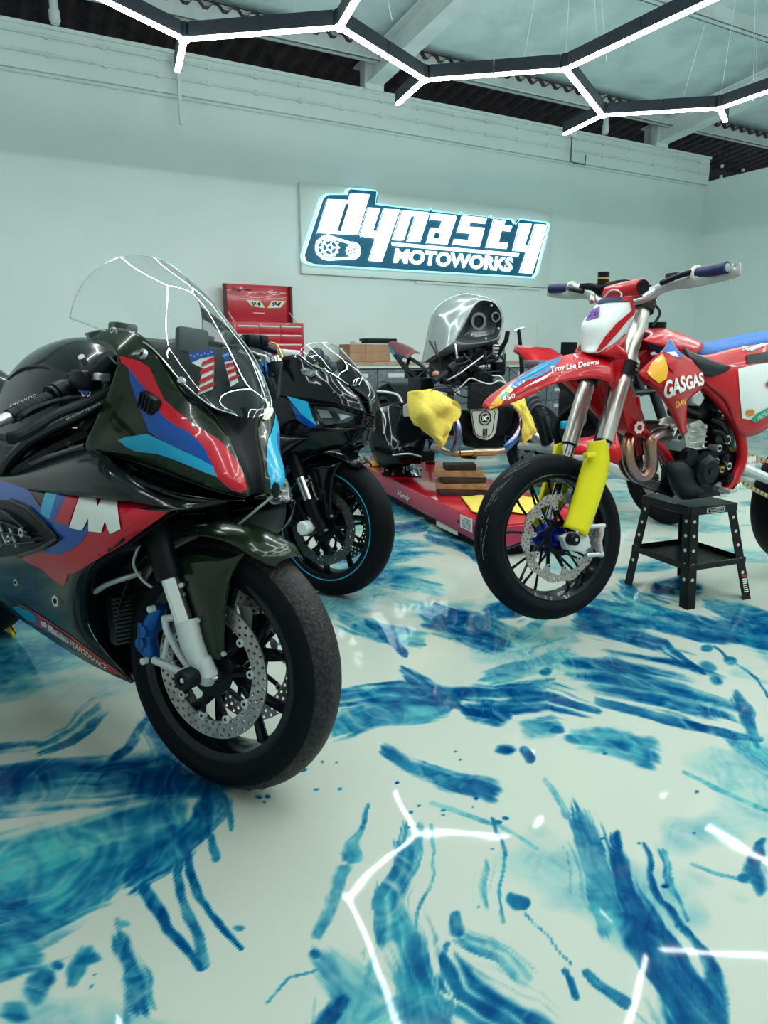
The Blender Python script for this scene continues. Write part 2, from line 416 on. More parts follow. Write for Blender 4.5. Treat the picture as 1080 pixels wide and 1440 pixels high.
PXf = np.where(vis, 540+CF*X/np.maximum(d_, .3), -9e3); PYf = np.where(vis, 720-CF*u_/np.maximum(d_, .3), 9e3)
# warp of the authored strokes
k_ = 1/np.maximum(d_, .5)
wx = (fbm(X*4, Y*4, 3)-.5)*2; wy = (fbm(X*4+50, Y*4, 9)-.5)*2
wx2 = (fbm(X*22, Y*22, 13)-.5)*2; wy2 = (fbm(X*22+50, Y*22, 19)-.5)*2
PXw = PXf+(wx*34+wx2*1.5)*k_*1.2; PYw = PYf+(wy*26+wy2*1.)*k_*1.2*k_
ink = np.zeros_like(X); tone = np.zeros_like(X)
def stroke(pts, hw, t=.6, dens=1., st=.5, soft=.5, sd=0):
    """a pull of pigment along pts; hw half width(s); t 0 pale teal .. 1 deep blue; st streakiness"""
    global ink, tone
    P = np.array(pts, float); h = np.array(hw if isinstance(hw, (list, tuple)) else [hw]*len(P), float)*(1.15+.2*st)
    m0 = h.max()*2.2+20
    M = (PXf > P[:, 0].min()-m0) & (PXf < P[:, 0].max()+m0) & (PYf > P[:, 1].min()-m0) & (PYf < P[:, 1].max()+m0)
    if not M.any(): return
    x = PXw[M]; y = PYw[M]; best = np.full(x.shape, 1e9); al = np.zeros(x.shape); la = np.zeros(x.shape); L = 0.
    if len(P) == 1: best = np.hypot(x-P[0, 0], (y-P[0, 1])*1.6)/h[0]; al = x*.02; la = y
    for i in range(len(P)-1):
        a, b = P[i], P[i+1]; e = b-a; l = np.hypot(*e)
        s = np.clip(((x-a[0])*e[0]+(y-a[1])*e[1])/(l*l), 0, 1); qx = x-a[0]-s*e[0]; qy = y-a[1]-s*e[1]
        r = np.hypot(qx, qy); hh = h[i]+(h[i+1]-h[i])*s; q = r/hh; c = q < best
        best = np.where(c, q, best); al = np.where(c, L+s*l, al); la = np.where(c, (e[0]*qy-e[1]*qx)/l, la); L += l
    hm = h.max()
    n = fbm(al/(hm*6+30)+sd*7.3, la/(hm*.22+1.5)+sd*3.1+40, 23+sd, 3)          # streaks that run along the pull
    n2 = fbm(al/(hm*1.3+8)+sd, la/(hm*.9+4)+90, 51+sd, 4)
    v = (1-best)*(2.2 if hm < 12 else 1.5)+(n-.5)*4.4*st+(n2-.5)*(1.8 if hm > 12 else .8)*(.3+.4*(1-st))
    v = np.clip(v, 0, 1); v = v*v*(3-2*v)*dens*(1-st*.35*(1-n))
    tt = np.clip(t+(n-.5)*1.1*st+(n2-.5)*.9, 0, 1)
    cur = ink[M]; new = 1-(1-cur)*(1-v); w_ = np.where(new > 1e-4, v/np.maximum(new, 1e-4), 0)
    tone[M] = tone[M]*(1-w_)+tt*w_; ink[M] = new
S_ = [
 # lower left mass
 ([(-60, 1120), (60, 1105), (150, 1100), (250, 1085), (330, 1100)], [50, 40, 34, 34, 18], .9, 1, .5),
 ([(210, 1100), (290, 1100), (325, 1120)], [22, 26, 10], 1.0, 1, .2),
 ([(-60, 1260), (60, 1215), (150, 1190), (260, 1150)], [80, 52, 46, 22], .42, .95, .6),
 ([(-60, 1330), (40, 1290), (120, 1250), (170, 1200)], [60, 52, 36, 20], .35, .95, .6),
 ([(-60, 1370), (30, 1350)], [40, 24], .3, .9, .5),
 ([(190, 1235), (250, 1190), (320, 1125)], [14, 20, 14], .6, .95, .5),
 ([(50, 1050), (90, 1030), (140, 995)], [8, 15, 10], .45, .9, .8), ([(150, 1085), (180, 1045), (205, 1005)], [14, 9, 5], .75, .95, .4),
 ([(10, 960), (60, 930), (110, 890)], [5, 8, 5], .3, .4, .7), ([(-20, 900), (30, 885), (90, 880)], [12, 10, 6], .35, .7, .7),
 ([(215, 1010), (250, 1060), (300, 1090)], [22, 24, 14], .8, .9, .5),
 ([(248, 1160), (252, 1230), (262, 1300), (268, 1365)], [9, 6, 6, 9], .5, .8, .3), ([(262, 1180), (280, 1260), (300, 1305), (328, 1340)], [8, 6, 6, 4], .6, 1, .1),
 ([(208, 1245), (232, 1305), (262, 1370)], [10, 8, 5], .6, 1, .1), ([(168, 1320), (190, 1410)], [9, 17], .5, .9, .4), ([(170, 1290), (175, 1440)], 4, .4, .5, .5),
 ([(130, 1350)], 15, .4, .9, .1), ([(122, 1345), (105, 1375)], 14, .4, .9, .1), ([(60, 1375), (45, 1400)], [15, 18], .4, .9, .1), ([(20, 1430)], 24, .45, .9, .1), ([(82, 1362)], 10, .4, .9, .1), ([(178, 1298)], 9, .3, .7, .1), ([(325, 1305)], 8, .4, .7, .1), ([(300, 1170), (310, 1200)], 6, .4, .8, .1), ([(322, 1100), (328, 1160)], [8, 3], .6, .9, .2),
 # chain of drops and the pale wash in the middle
 ([(510, 1135), (500, 1165), (488, 1205)], [3, 4, 9], .4, .6, .2), ([(488, 1200)], 13, .5, .7, .1), ([(475, 1220), (460, 1262), (445, 1310)], [8, 12, 10], .35, .6, .3), ([(443, 1338)], 10, .55, .8, .1), ([(363, 1410), (400, 1375), (445, 1360)], 2, .4, .6, .1),
 ([(470, 1360), (515, 1400), (500, 1450)], [26, 40, 50], .18, .6, .6), ([(450, 1440), (490, 1405)], [16, 10], .6, .9, .3),
 ([(572, 1170), (548, 1245)], [12, 16], .3, .75, .8), ([(560, 1195), (548, 1260), (560, 1310)], [14, 26, 18], .6, .9, .5), ([(565, 1290), (590, 1350), (620, 1440)], [24, 34, 30], .45, .9, .6), ([(640, 1350), (660, 1390), (760, 1450)], [16, 32, 26], .62, 1, .55),
 ([(600, 1160), (596, 1250), (588, 1300)], 2.2, .4, .6, .1), ([(640, 1280), (645, 1300)], [7, 10], .5, .8, .2), ([(636, 1320), (634, 1380)], 4, .5, .6, .3), ([(690, 1150), (705, 1210), (706, 1290)], 3, .45, .8, .1), ([(697, 1155)], 6, .6, .9, .1),
 ([(560, 1430), (600, 1400), (620, 1440)], 22, .25, .6, .6), ([(660, 1310), (710, 1335), (740, 1370)], [14, 16, 10], .3, .6, .6),
 ([(735, 1267)], 12, .62, 1, 0), ([(724, 1262), (745, 1268)], 7, .65, 1, 0), ([(745, 1278), (800, 1345)], 1.6, .4, .6, 0), ([(790, 1355), (815, 1395)], [4, 5], .5, .8, .2), ([(820, 1355), (880, 1410)], [5, 9], .5, .8, .3),
 # lower right curtain
 ([(820, 1160), (838, 1230), (860, 1300)], [16, 26, 14], .35, .7, .95), ([(870, 1180), (880, 1250), (895, 1320), (945, 1400), (990, 1450)], [8, 14, 18, 30, 30], .62, .95, .8), ([(910, 1190), (925, 1270), (970, 1350), (1010, 1440)], [4, 6, 9, 12], .6, .95, .3), ([(935, 1200), (960, 1300)], [6, 4], .35, .6, .7),
 ([(930, 1400), (960, 1450)], [30, 44], .6, 1, .6), ([(885, 1290), (935, 1350)], 3, .95, .6, .2), ([(670, 1230), (672, 1260)], 10, .25, .5, .8),
 ([(1075, 1180), (1062, 1225), (1075, 1255)], [4, 13, 10], .6, .9, .2), ([(1050, 1238)], 10, .55, .9, .1), ([(955, 1085), (1030, 1120), (1075, 1140)], 3, .2, .5, .3), ([(975, 1215), (1060, 1245)], 2.5, .2, .4, .3),
 # middle islands
 ([(548, 1055), (575, 1078), (625, 1095), (690, 1112)], [9, 14, 16, 18], .72, .95, .25), ([(709, 1051)], 13, .7, 1, 0), ([(733, 1052), (740, 1064)], 7, .75, 1, 0), ([(800, 1035), (850, 1042), (900, 1060)], [12, 22, 20], .35, .85, .25), ([(779, 1024)], 10, .6, .9, .1), ([(740, 1020), (770, 1022)], 13, .2, .6, .3),
 ([(600, 1130), (700, 1160), (750, 1200)], 3, .2, .4, .3), ([(770, 1100), (800, 1150)], 5, .2, .4, .3),
 ([(470, 1025), (530, 1005), (600, 1000), (625, 990)], [14, 20, 16, 8], .4, .8, .5), ([(480, 985), (560, 975), (640, 985)], [10, 16, 10], .7, .9, .6), ([(560, 940), (600, 965), (650, 1000)], [6, 12, 5], .8, .9, .5),
 ([(625, 975), (700, 982), (770, 975), (840, 995)], [8, 20, 18, 7], .68, .95, .75), ([(655, 1000), (700, 1004)], [11, 14], .9, 1, .2), ([(700, 960), (780, 940), (860, 960)], [14, 26, 10], .2, .6, .8),
 ([(800, 945), (860, 950), (950, 970), (1050, 1000)], [10, 24, 32, 12], .72, 1, .8), ([(850, 985), (920, 1012), (1000, 1028), (1080, 1040)], [6, 8, 8, 4], .85, .95, .4), ([(1040, 1045), (1090, 1080)], [14, 26], .18, .6, .5), ([(1030, 980), (1060, 1020), (1075, 1050)], [10, 8, 4], .6, .8, .4),
 # under and around the raised wheel
 ([(600, 870), (650, 880), (700, 905)], [12, 24, 14], .95, 1, .4), ([(680, 860), (720, 855)], [9, 12], .9, .95, .3), ([(512, 875), (540, 893), (570, 920)], [5, 7, 5], .85, 1, .1), ([(612, 850), (650, 866)], [3, 7], .85, 1, .1), ([(670, 880), (730, 905), (760, 890)], [10, 22, 22], .25, .75, .7),
 ([(820, 870), (880, 890), (940, 905), (985, 945)], [14, 16, 12, 6], .9, 1, .55), ([(830, 855), (920, 870), (1000, 890), (1100, 905)], [16, 20, 16, 14], .6, .85, .8), ([(930, 828), (960, 825), (985, 830)], [10, 16, 9], 1, 1, .2), ([(1000, 850), (1060, 875), (1100, 890)], [10, 20, 20], .5, .9, .8), ([(870, 830), (900, 850), (930, 860)], [10, 16, 10], .35, .8, .7),
 ([(1034, 930)], 10, .6, .9, 0), ([(998, 939)], 13, .45, .9, 0), ([(1000, 957)], 12, .55, .95, 0), ([(770, 945)], 9, .5, .9, 0), ([(1010, 910), (1070, 955), (1085, 985)], 2, .5, .7, 0), ([(925, 880), (980, 885)], 5, .45, .8, .3), ([(1000, 912)], 9, .5, .8, 0),
 ([(480, 870), (530, 890), (590, 900)], [12, 14, 8], .2, .6, .8), ([(560, 820), (620, 830)], [8, 8], .2, .5, .8), ([(610, 750), (660, 765), (690, 790)], [9, 12, 6], .6, .8, .6), ([(560, 745), (600, 738)], 9, .6, .8, .5),
]
for i, a in enumerate(S_): stroke(*a[:5], sd=i % 9)
for _ in range(46):                        # small drips
    cx, cy, s = [(385, 1110, 40), (455, 1090, 30), (640, 1075, 45), (620, 1120, 60), (560, 1200, 120), (780, 1120, 90), (520, 880, 60), (90, 1400, 60), (960, 1180, 90)][_ % 9]
    stroke([(cx+rng.normal()*s, cy+rng.normal()*s*.5)], 2.+rng.random()*2.6, .6, .95, 0)
# the far floor: broad pulls that nobody could count
F1 = fbm((X*.45+Y*.9)*1.6, (Y*.55-X*.25)*5.0, 71, 5); F2 = fbm(X*3.1, Y*7, 81, 4); F3 = fbm(X*.7, Y*.8, 88, 2)
far = np.clip((Y-2.55)/.7, 0, 1); lf = np.clip((-X-.9+.1*Y)/.5, 0, 1)*np.clip((Y-1.6)/.5, 0, 1); far = np.maximum(far, lf)
v = np.clip((F1-.46)*5.5+(F2-.5)*1.6+(F3-.5)*1.5-.12, 0, 1)*far*.62
t = np.clip(.18+(F1-.5)*2.2+(F2-.5), 0, 1); new = 1-(1-ink)*(1-v); w_ = np.where(new > 1e-4, v/np.maximum(new, 1e-4), 0); tone = tone*(1-w_)+t*w_; ink = new
# a faint veil of thinned pigment next to the strong pulls
vl = np.clip((fbm(X*2.2+9, Y*2.6, 95, 4)-.56)*3, 0, .22)
new = 1-(1-ink)*(1-vl); w_ = np.where(new > 1e-4, vl/np.maximum(new, 1e-4), 0); tone = tone*(1-w_)+.2*w_; ink = new
lw = fbm(X*3.+3, Y*2.4+8, 41, 3)*1.6
L1 = fbm(X*5.5+lw*2, Y*4.2-lw*2, 121, 3); L2 = fbm(X*13+lw*3+7, Y*8-lw*3, 131, 3)
lace = np.clip(1-np.abs(L1-.5)*26, 0, 1)*.6+np.clip(1-np.abs(L2-.52)*17, 0, 1)*.42+np.clip((L2-.60)*7, 0, 1)*.5
ink = ink*(1-np.clip(lace, 0, .8)*(.35+.65*np.clip(fbm(X*1.7, Y*1.7, 141, 2)*1.6-.3, 0, 1)))
tone = np.clip(tone+.06+.20*np.sin(L1*42)*.6+(L2-.5)*.9, 0, 1)
ny, nx = X.shape
me = bpy.data.meshes.new('floor'); nv_ = nx*ny; me.vertices.add(nv_)
me.vertices.foreach_set('co', np.stack([X, Y, np.zeros_like(X)], -1).astype('f4').ravel())
ii = (np.arange(ny-1)[:, None]*nx+np.arange(nx-1)[None, :]).ravel(); Q = np.stack([ii, ii+1, ii+nx+1, ii+nx], -1); nf = len(Q)
me.loops.add(nf*4); me.polygons.add(nf); me.loops.foreach_set('vertex_index', Q.ravel().astype('i4'))
me.polygons.foreach_set('loop_start', (np.arange(nf)*4).astype('i4')); me.polygons.foreach_set('loop_total', np.full(nf, 4, 'i4')); me.update(calc_edges=True)
at = me.color_attributes.new('pigment', 'FLOAT_COLOR', 'POINT'); at.data.foreach_set('color', np.stack([ink, tone, np.zeros_like(ink), np.ones_like(ink)], -1).astype('f4').ravel())
fm = mat('poured_epoxy', (.7, .75, .7), .5, 0, 0); nt = fm.node_tree; b = nt.nodes['Principled BSDF']
b.inputs['Roughness'].default_value = .04; b.inputs['Specular IOR Level'].default_value = .17
ca = nd(nt, 'ShaderNodeAttribute', attribute_name='pigment'); sp = nt.nodes.new('ShaderNodeSeparateColor'); nt.links.new(ca.outputs['Color'], sp.inputs[0])
tc = nt.nodes.new('ShaderNodeTexCoord')
mp = nd(nt, 'ShaderNodeMapping'); mp.inputs['Scale'].default_value = (1, 1, 1); nt.links.new(tc.outputs['Object'], mp.inputs[0])
n1 = nd(nt, 'ShaderNodeTexNoise', Scale=16., Detail=5., Roughness=.5, Distortion=.8); nt.links.new(mp.outputs[0], n1.inputs[0])
n2 = nd(nt, 'ShaderNodeTexNoise', Scale=5., Detail=4., Distortion=1.5); nt.links.new(mp.outputs[0], n2.inputs[0])
def M2(op, a, b_, clamp=False):
    n = nd(nt, 'ShaderNodeMath', operation=op); n.use_clamp = clamp
    for i, q in enumerate((a, b_)):
        if isinstance(q, (int, float)): n.inputs[i].default_value = q
        else: nt.links.new(q, n.inputs[i])
    return n.outputs[0]
nn = M2('ADD', M2('MULTIPLY', M2('SUBTRACT', n1.outputs[0], .5), .35), M2('MULTIPLY', M2('SUBTRACT', n2.outputs[0], .5), .5))
i0 = sp.outputs[0]; body = M2('MULTIPLY', i0, M2('SUBTRACT', 1.3, i0))     # most break-up where the pigment is half thin
ik = M2('ADD', i0, M2('MULTIPLY', nn, M2('MULTIPLY', body, 3.4)), True)
tn = M2('ADD', sp.outputs[1], M2('MULTIPLY', nn, 1.1), True)
cmb = nt.nodes.new('ShaderNodeCombineColor')          # pigment in clear resin over white: each colour dies away with the depth of pigment
for i, (w0, k0, k1) in enumerate(((.47, 2.4, 4.4), (.505, .40, 2.4), (.445, .20, 1.05))):
    e_ = M2('EXPONENT', M2('MULTIPLY', M2('MULTIPLY', ik, -1.0), M2('ADD', M2('MULTIPLY', tn, k1), k0)), 0)
    nt.links.new(M2('MULTIPLY', e_, w0), cmb.inputs[i])
nt.links.new(cmb.outputs[0], b.inputs['Base Color'])
n3 = nd(nt, 'ShaderNodeTexNoise', Scale=3., Detail=2.); nt.links.new(tc.outputs['Object'], n3.inputs[0]); bp = nd(nt, 'ShaderNodeBump', Strength=.035, Distance=.05); nt.links.new(n3.outputs[0], bp.inputs['Height']); nt.links.new(bp.outputs[0], b.inputs['Normal'])
me.materials.append(fm); fo = bpy.data.objects.new('floor', me); COL.objects.link(fo); fo['kind'] = 'structure'; me.shade_smooth()
# ------------------------------------------------------------------ materials of the machines
M_tyre = mat('tyre_rubber', (.004, .005, .008), .6, bump=(90, .12), spec=.14)
M_tyreworn = mat('worn_tyre_rubber', (.008, .008, .011), .5, var=(110, .38, (.10, .07, .065)), bump=(160, .4), spec=.3)
M_black = mat('gloss_black', (.003, .004, .006), .12, 0, .25, spec=.25)
M_satin = mat('satin_black', (.004, .005, .008), .38, spec=.2)
M_plast = mat('black_plastic', (.006, .009, .012), .45, spec=.25)
M_rimb = mat('black_rim', (.004, .006, .010), .25, 0, .15, spec=.25)
M_alu = mat('cast_aluminium', (.62, .66, .66), .32, .85)
M_alup = mat('painted_aluminium', (.60, .64, .64), .38, .2)
M_chrome = mat('chrome', (.82, .86, .86), .12, 1.)
M_disc = mat('brake_steel', (.50, .46, .45), .36, .9, var=(30, .3))
M_gold = mat('gold_anodised', (.72, .48, .14), .3, .9)
M_carbon = carbon('green_carbon', (.004, .011, .004), (.009, .022, .009), 420.)
M_carbk = carbon('black_carbon', (.004, .006, .006), (.009, .012, .013), 420.)
M_red = mat('racing_red', (.48, .004, .020), .25, 0, .45, spec=.3); M_blue = mat('deep_blue', (.001, .065, .33), .25, 0, .45, spec=.3); M_cyan = mat('light_blue', (.003, .36, .62), .25, 0, .45, spec=.3)
M_matt = mat('matt_black', (.003, .003, .005), .5, spec=.2)
M_white = mat('white_paint', (.78, .82, .80), .3, 0, .5); M_calb = mat('blue_anodised', (.005, .10, .36), .3, .5)
M_screen = glass('clear_screen', (.95, .975, .97), .0, .015); M_smoke = glass('smoked_screen', (.35, .42, .44), .0, .06)
M_hose = mat('rubber_hose', (.012, .013, .015), .45); M_silverpaint = mat('silver_paint', (.52, .55, .56), .25, .6, .6)
M_yel = mat('yellow_paint', (.80, .58, .02), .35, 0, .3); M_grey = mat('grey_plastic', (.10, .12, .13), .5)
M_copper = mat('bronzed_steel', (.42, .24, .16), .28, 1., var=(9, .6, (.12, .12, .25))); M_cream = mat('cream_label', (.80, .78, .62), .5)
M_mesh = mat('radiator_fins', (.012, .014, .018), .5, .3)
def holed(g, r0, r1, rows, n, y, m, hr=.0042, wave=0):
    """flat ring round the y axis with rows of drilled holes"""
    dr = (r1-r0)/rows
    for k in range(rows):
        a0 = r0+k*dr; a1 = a0+dr; off = (k % 2)*.5
        for i in range(n):
            t0 = 2*PI*(i+off)/n; t1 = 2*PI*(i+1+off)/n; tm = (t0+t1)/2; am = (a0+a1)/2
            def P(r, t, edge=False):
                if wave and ((k == 0 and r == a0) or (k == rows-1 and r == a1)): r = r+wave*math.cos(t*wv)*(1 if r > am else -1)
                return (r*math.cos(t), y, r*math.sin(t))
            wv = 10
            o = [P(a0, t0), P(a0, tm), P(a0, t1), P(am, t1), P(a1, t1), P(a1, tm), P(a1, t0), P(am, t0)]
            c = Vector((am*math.cos(tm), y, am*math.sin(tm))); er = Vector((math.cos(tm), 0, math.sin(tm))); et = Vector((-math.sin(tm), 0, math.cos(tm)))
            h = [c+er*(hr*a)+et*(hr*b) for a, b in ((-.7, -.7), (-1, 0), (-.7, .7), (0, 1), (.7, .7), (1, 0), (.7, -.7), (0, -1))]
            g.add(o+h, [(j, (j+1) % 8, 8+(j+1) % 8, 8+j) for j in range(8)], m)
def torus(g, R, r, m, n=48, k=8, ax=(0, 1, 0), c=(0, 0, 0)):
    return g.lathe([(R+r*math.cos(2*PI*i/k), r*math.sin(2*PI*i/k)) for i in range(k)], c, ax, m, n, closed=True)
def wheel(name, parent, ML, R=.30, W=.06, tyre=M_tyre, stripe=None, discs=(-1, 1), spokes=5, rimr=.216, phase=.3, tread=None, disc_m=M_disc, rd=.16):
    """origin at the hub, axle along y"""
    rim = G(); s = W/.06
    prof = [(rimr+.010, -.052*s), (rimr+.006, -.047*s), (rimr-.008, -.040*s), (rimr-.013, -.018*s), (rimr-.014, .018*s), (rimr-.008, .040*s), (rimr+.006, .047*s), (rimr+.010, .052*s), (rimr+.004, .053*s), (rimr-.014, .046*s), (rimr-.022, .02*s), (rimr-.022, -.02*s), (rimr-.014, -.046*s), (rimr+.004, -.053*s)]
    rim.lathe(prof, (0, 0, 0), (0, 1, 0), M_rimb, 72, closed=True)
    rim.lathe([(.0, -.05), (.030, -.05), (.034, -.02), (.034, .02), (.030, .05), (.0, .05)], (0, 0, 0), (0, 1, 0), M_rimb, 28)
    for i in range(spokes):
        for sg in (-1, 1):
            a = phase+2*PI*i/spokes; b = a+sg*.30*5/spokes; a2 = a+sg*.10
            P = [Vector((.024*math.cos(a2), 0, .024*math.sin(a2))), Vector((.10*math.cos(a+sg*.12), 0, .10*math.sin(a+sg*.12))), Vector(((rimr-.016)*math.cos(b), 0, (rimr-.016)*math.sin(b)))]
            rim.tube(cr(P, 3), [.017, .016, .014, .0125, .012, .012, .014], M_rimb, 8)
    o = rim.obj(name, parent); o.matrix_local = ML
    t = G(); k = W/.06
    tp = [(rimr-.004, -.045), (rimr+.010, -.053), (rimr+.028, -.0585), (R-.048, -.060), (R-.030, -.055), (R-.016, -.043), (R-.006, -.027), (R-.001, -.010), (R-.001, .010), (R-.006, .027), (R-.016, .043), (R-.030, .055), (R-.048, .060), (rimr+.028, .0585), (rimr+.010, .053), (rimr-.004, .045)]
    pr = cr([Vector((a, b*k, 0)) for a, b in tp], 2)
    t.lathe([(p.x, p.y) for p in pr], (0, 0, 0), (0, 1, 0), tyre, 96)
    if tread:
        for f in range(len(t.f)):
            c = sum((t.v[i] for i in t.f[f]), Vector())/len(t.f[f])
            if abs(c.y) < .052*k and math.hypot(c.x, c.z) > R-.035: t.m[f] = t.mi(tread)
    ty = t.obj('tyre', o)
    if stripe:
        st = G(); 
        for sg in (-1, 1): torus(st, rimr+.011, .0022, stripe, 72, 6, c=(0, sg*.0535*k, 0))
        st.obj('rim_stripe', o)
    for sg in discs:
        d = G(); holed(d, rd-.040, rd, 3, 40, 0, disc_m); dk = d.obj('brake_disc', o, thick=.005, smooth=False); dk.location = (0, sg*.062, 0)
        c = G(); c.lathe([(.034, -.004), (.062, -.004), (.062, .004), (.034, .004)], (0, 0, 0), (0, 1, 0), M_satin, 32, closed=True)
        for i in range(10):
            a = 2*PI*i/10; c.tube([(.055*math.cos(a), 0, .055*math.sin(a)), ((rd-.045)*math.cos(a+.12), 0, (rd-.045)*math.sin(a+.12))], .006, M_satin, 6)
            c.cyl(((rd-.043)*math.cos(a+.12), -.006, (rd-.043)*math.sin(a+.12)), ((rd-.043)*math.cos(a+.12), .006, (rd-.043)*math.sin(a+.12)), .0095, M_alup, 12)
            c.cyl(((rd-.043)*math.cos(a+.12), -.0065, (rd-.043)*math.sin(a+.12)), ((rd-.043)*math.cos(a+.12), .0065, (rd-.043)*math.sin(a+.12)), .004, M_satin, 8)
        c.obj('disc_carrier', o).location = (0, sg*.062, 0)
    return o
def copy_tree(o, parent=None, swap=None, skip=()):
    c = o.copy(); COL.objects.link(c); c.parent = parent
    if swap and c.type == 'MESH' and any(s.material and s.material.name in swap for s in c.material_slots):
        c.data = c.data.copy()
        for i, mm in enumerate(c.data.materials):
            if mm and mm.name in swap: c.data.materials[i] = swap[mm.name]
    for ch in list(o.children):
        if ch.name.split('.')[0] not in skip: copy_tree(ch, c, swap, skip)
    return c
# ------------------------------------------------------------------ front superbike
F1 = Frame((-.39, 1.54, 0), -.70, -.10)
FW = Frame((-.362, 1.555, .298), -.515, -.10)
SB = thing('sport_motorcycle', F1.M, 'black carbon sport motorcycle with red and blue stripes and a big white M', 'motorcycle')
ST = F1.I @ FW.M
def q1(rows): return [[F1.p(a, b, -w) for a, b, w in r] for r in rows]
def steer(o): o.matrix_local = ST; return o
wheel('front_wheel', SB, ST, tyre=M_tyre, tread=M_tyreworn, phase=.55)
# --- upper cowl
T = [(119, 469, .165), (150, 463, .155), (190, 467, .145), (218, 491, .135), (239, 522, .125), (262, 556, .11), (312, 601, .050), (343, 662, .027), (353, 695, .018)]
Bt = [(124, 478, .18), (165, 501, .195), (157, 540, .208), (136, 590, .212), (122, 632, .208), (175, 642, .190), (232, 662, .150), (305, 689, .088), (346, 699, .030)]
bul = [.0, .010, .015, .018, .020, .021, .020, .016, .005]
rows = []
for t, b, u in zip(T, Bt, bul):
    r = []
    for k in range(5):
        s = k/4; r.append((t[0]+(b[0]-t[0])*s, t[1]+(b[1]-t[1])*s, t[2]+(b[2]-t[2])*s+u*4*s*(1-s)))
    rows.append(r)
Ucow = dense(q1(rows), 5, 5)
g = G(); g.surf(Ucow, M_carbon); upper = g.mirror().obj('upper_fairing', SB, thick=.002)
# --- air intake in the nose
E = [(262, 556, .11), (288, 575, .078), (312, 601, .050), (343, 662, .027), (353, 695, .018)]
C = [(344, 586, 0), (343, 597, 0), (342, 616, 0), (357, 660, 0), (362, 696, 0)]
Sn = []
for e, c in zip(E, C):
    e = F1.p(e[0], e[1], -e[2]); c = F1.p(c[0], c[1], 0); Sn.append([e.lerp(c, k/5)+Vector((-.014*math.sin(PI*k/10+0), 0, 0)) for k in range(6)])
g = G(); g.surf([cr([Sn[i][j] for i in range(5)], 4) for j in range(6)], M_matt); g.mirror().obj('nose_intake', SB, thick=.003)
# --- brow recess and lower headlamp surface
rows = []
for a, b in zip([(122, 634, .206), (175, 644, .178), (232, 664, .146), (305, 690, .084), (345, 700, .03)], [(128, 640, .204), (180, 668, .19), (228, 690, .158), (300, 703, .088), (345, 704, .035)]):
    rows.append([a, ((a[0]+b[0])/2, (a[1]+b[1])/2, (a[2]+b[2])/2-.022), b])
Lw = dense(q1(rows), 4, 4); g = G(); g.surf(Lw, M_black); g.mirror().obj('headlamp_recess', SB, thick=.003)
g = G()
for rr in ([(128, 636, .214), (155, 652, .21), (190, 676, .192), (228, 690, .17)],): g.tube(cr([F1.p(a, b, -w) for a, b, w in rr], 5), .007, M_plast, 8, flat=.6)
g.tube(cr([F1.p(a, b, -w) for a, b, w in [(228, 692, .168), (262, 702, .13), (318, 705, .06)]], 5), .004, M_carbon, 8); g.both('fairing_ridge', SB)
# --- windscreen
E = [(98, 447, .185), (150, 466, .16), (207, 484, .145), (255, 536, .12), (296, 570, .085), (331, 583, .035)]
C = [(213, 361, 0), (262, 405, 0), (290, 462, 0), (315, 512, 0), (334, 552, 0), (345, 587, 0)]
Sc = arcrows([F1.p(a, b, -w) for a, b, w in E], [F1.p(a, b, 0) for a, b, w in C], 9, 1.0)
Scd = dense(Sc, 5, 2)
g = G(); g.surf(Scd, M_screen); scr = g.mirror().obj('windscreen', SB)
g = G(); L = [r[0] for r in Scd]; g.tube(L, .0016, M_chrome, 6); g.tube(Scd[0], .0011, M_chrome, 6); g.mirror().obj('screen_edge', scr)
B = bvh([Scd, [[Vector((p.x, -p.y, p.z)) for p in r] for r in Scd]])
def flag(poly_blue, poly_field, stripes, red):
    g = G(); k = G(); decal(g, F1, B, poly_field, M_white, 4, -.005); decal(g, F1, B, poly_blue, M_blue, 4, -.0036)
    for s in stripes: decal(g, F1, B, s, M_red, 4, -.0022)
    for k in range(7):
        t = (k+.5)/7; a = Vector(poly_blue[0]).lerp(Vector(poly_blue[1]), t); decal(g, F1, B, [(a.x+1.6*math.cos(i*2.513)+.5, a.y+5+(k % 2)*2+1.8*math.sin(i*2.513)) for i in range(5)], M_white, 3, -.0022)
    return g
# stickers behind the screen: crooked seven with stars and stripes
g = flag([(266, 494), (300, 489), (303, 499), (283, 502), (269, 508)], [(270, 508), (283, 502), (303, 498), (301, 545), (278, 554), (287, 516)],
  [[(285, 508), (303, 500), (303, 506), (283, 514)], [(283, 519), (303, 511), (303, 517), (281, 527)], [(281, 533), (303, 523), (302, 529), (281, 540)], [(279, 545), (302, 535), (302, 541), (279, 552)]], True)
g.obj('seven_sticker', scr, smooth=False, label='number seven sticker in stars and stripes')
g = flag([(313, 494), (323, 490), (328, 505), (318, 507)], [(317, 507), (328, 504), (337, 535), (326, 542)],
  [[(318, 511), (330, 508), (331, 512), (320, 516)], [(320, 520), (333, 516), (334, 520), (322, 525)], [(323, 530), (336, 525), (337, 529), (325, 535)]], False)
g.obj('seven_sticker', scr, smooth=False, label='second striped seven sticker, farther side of the screen')
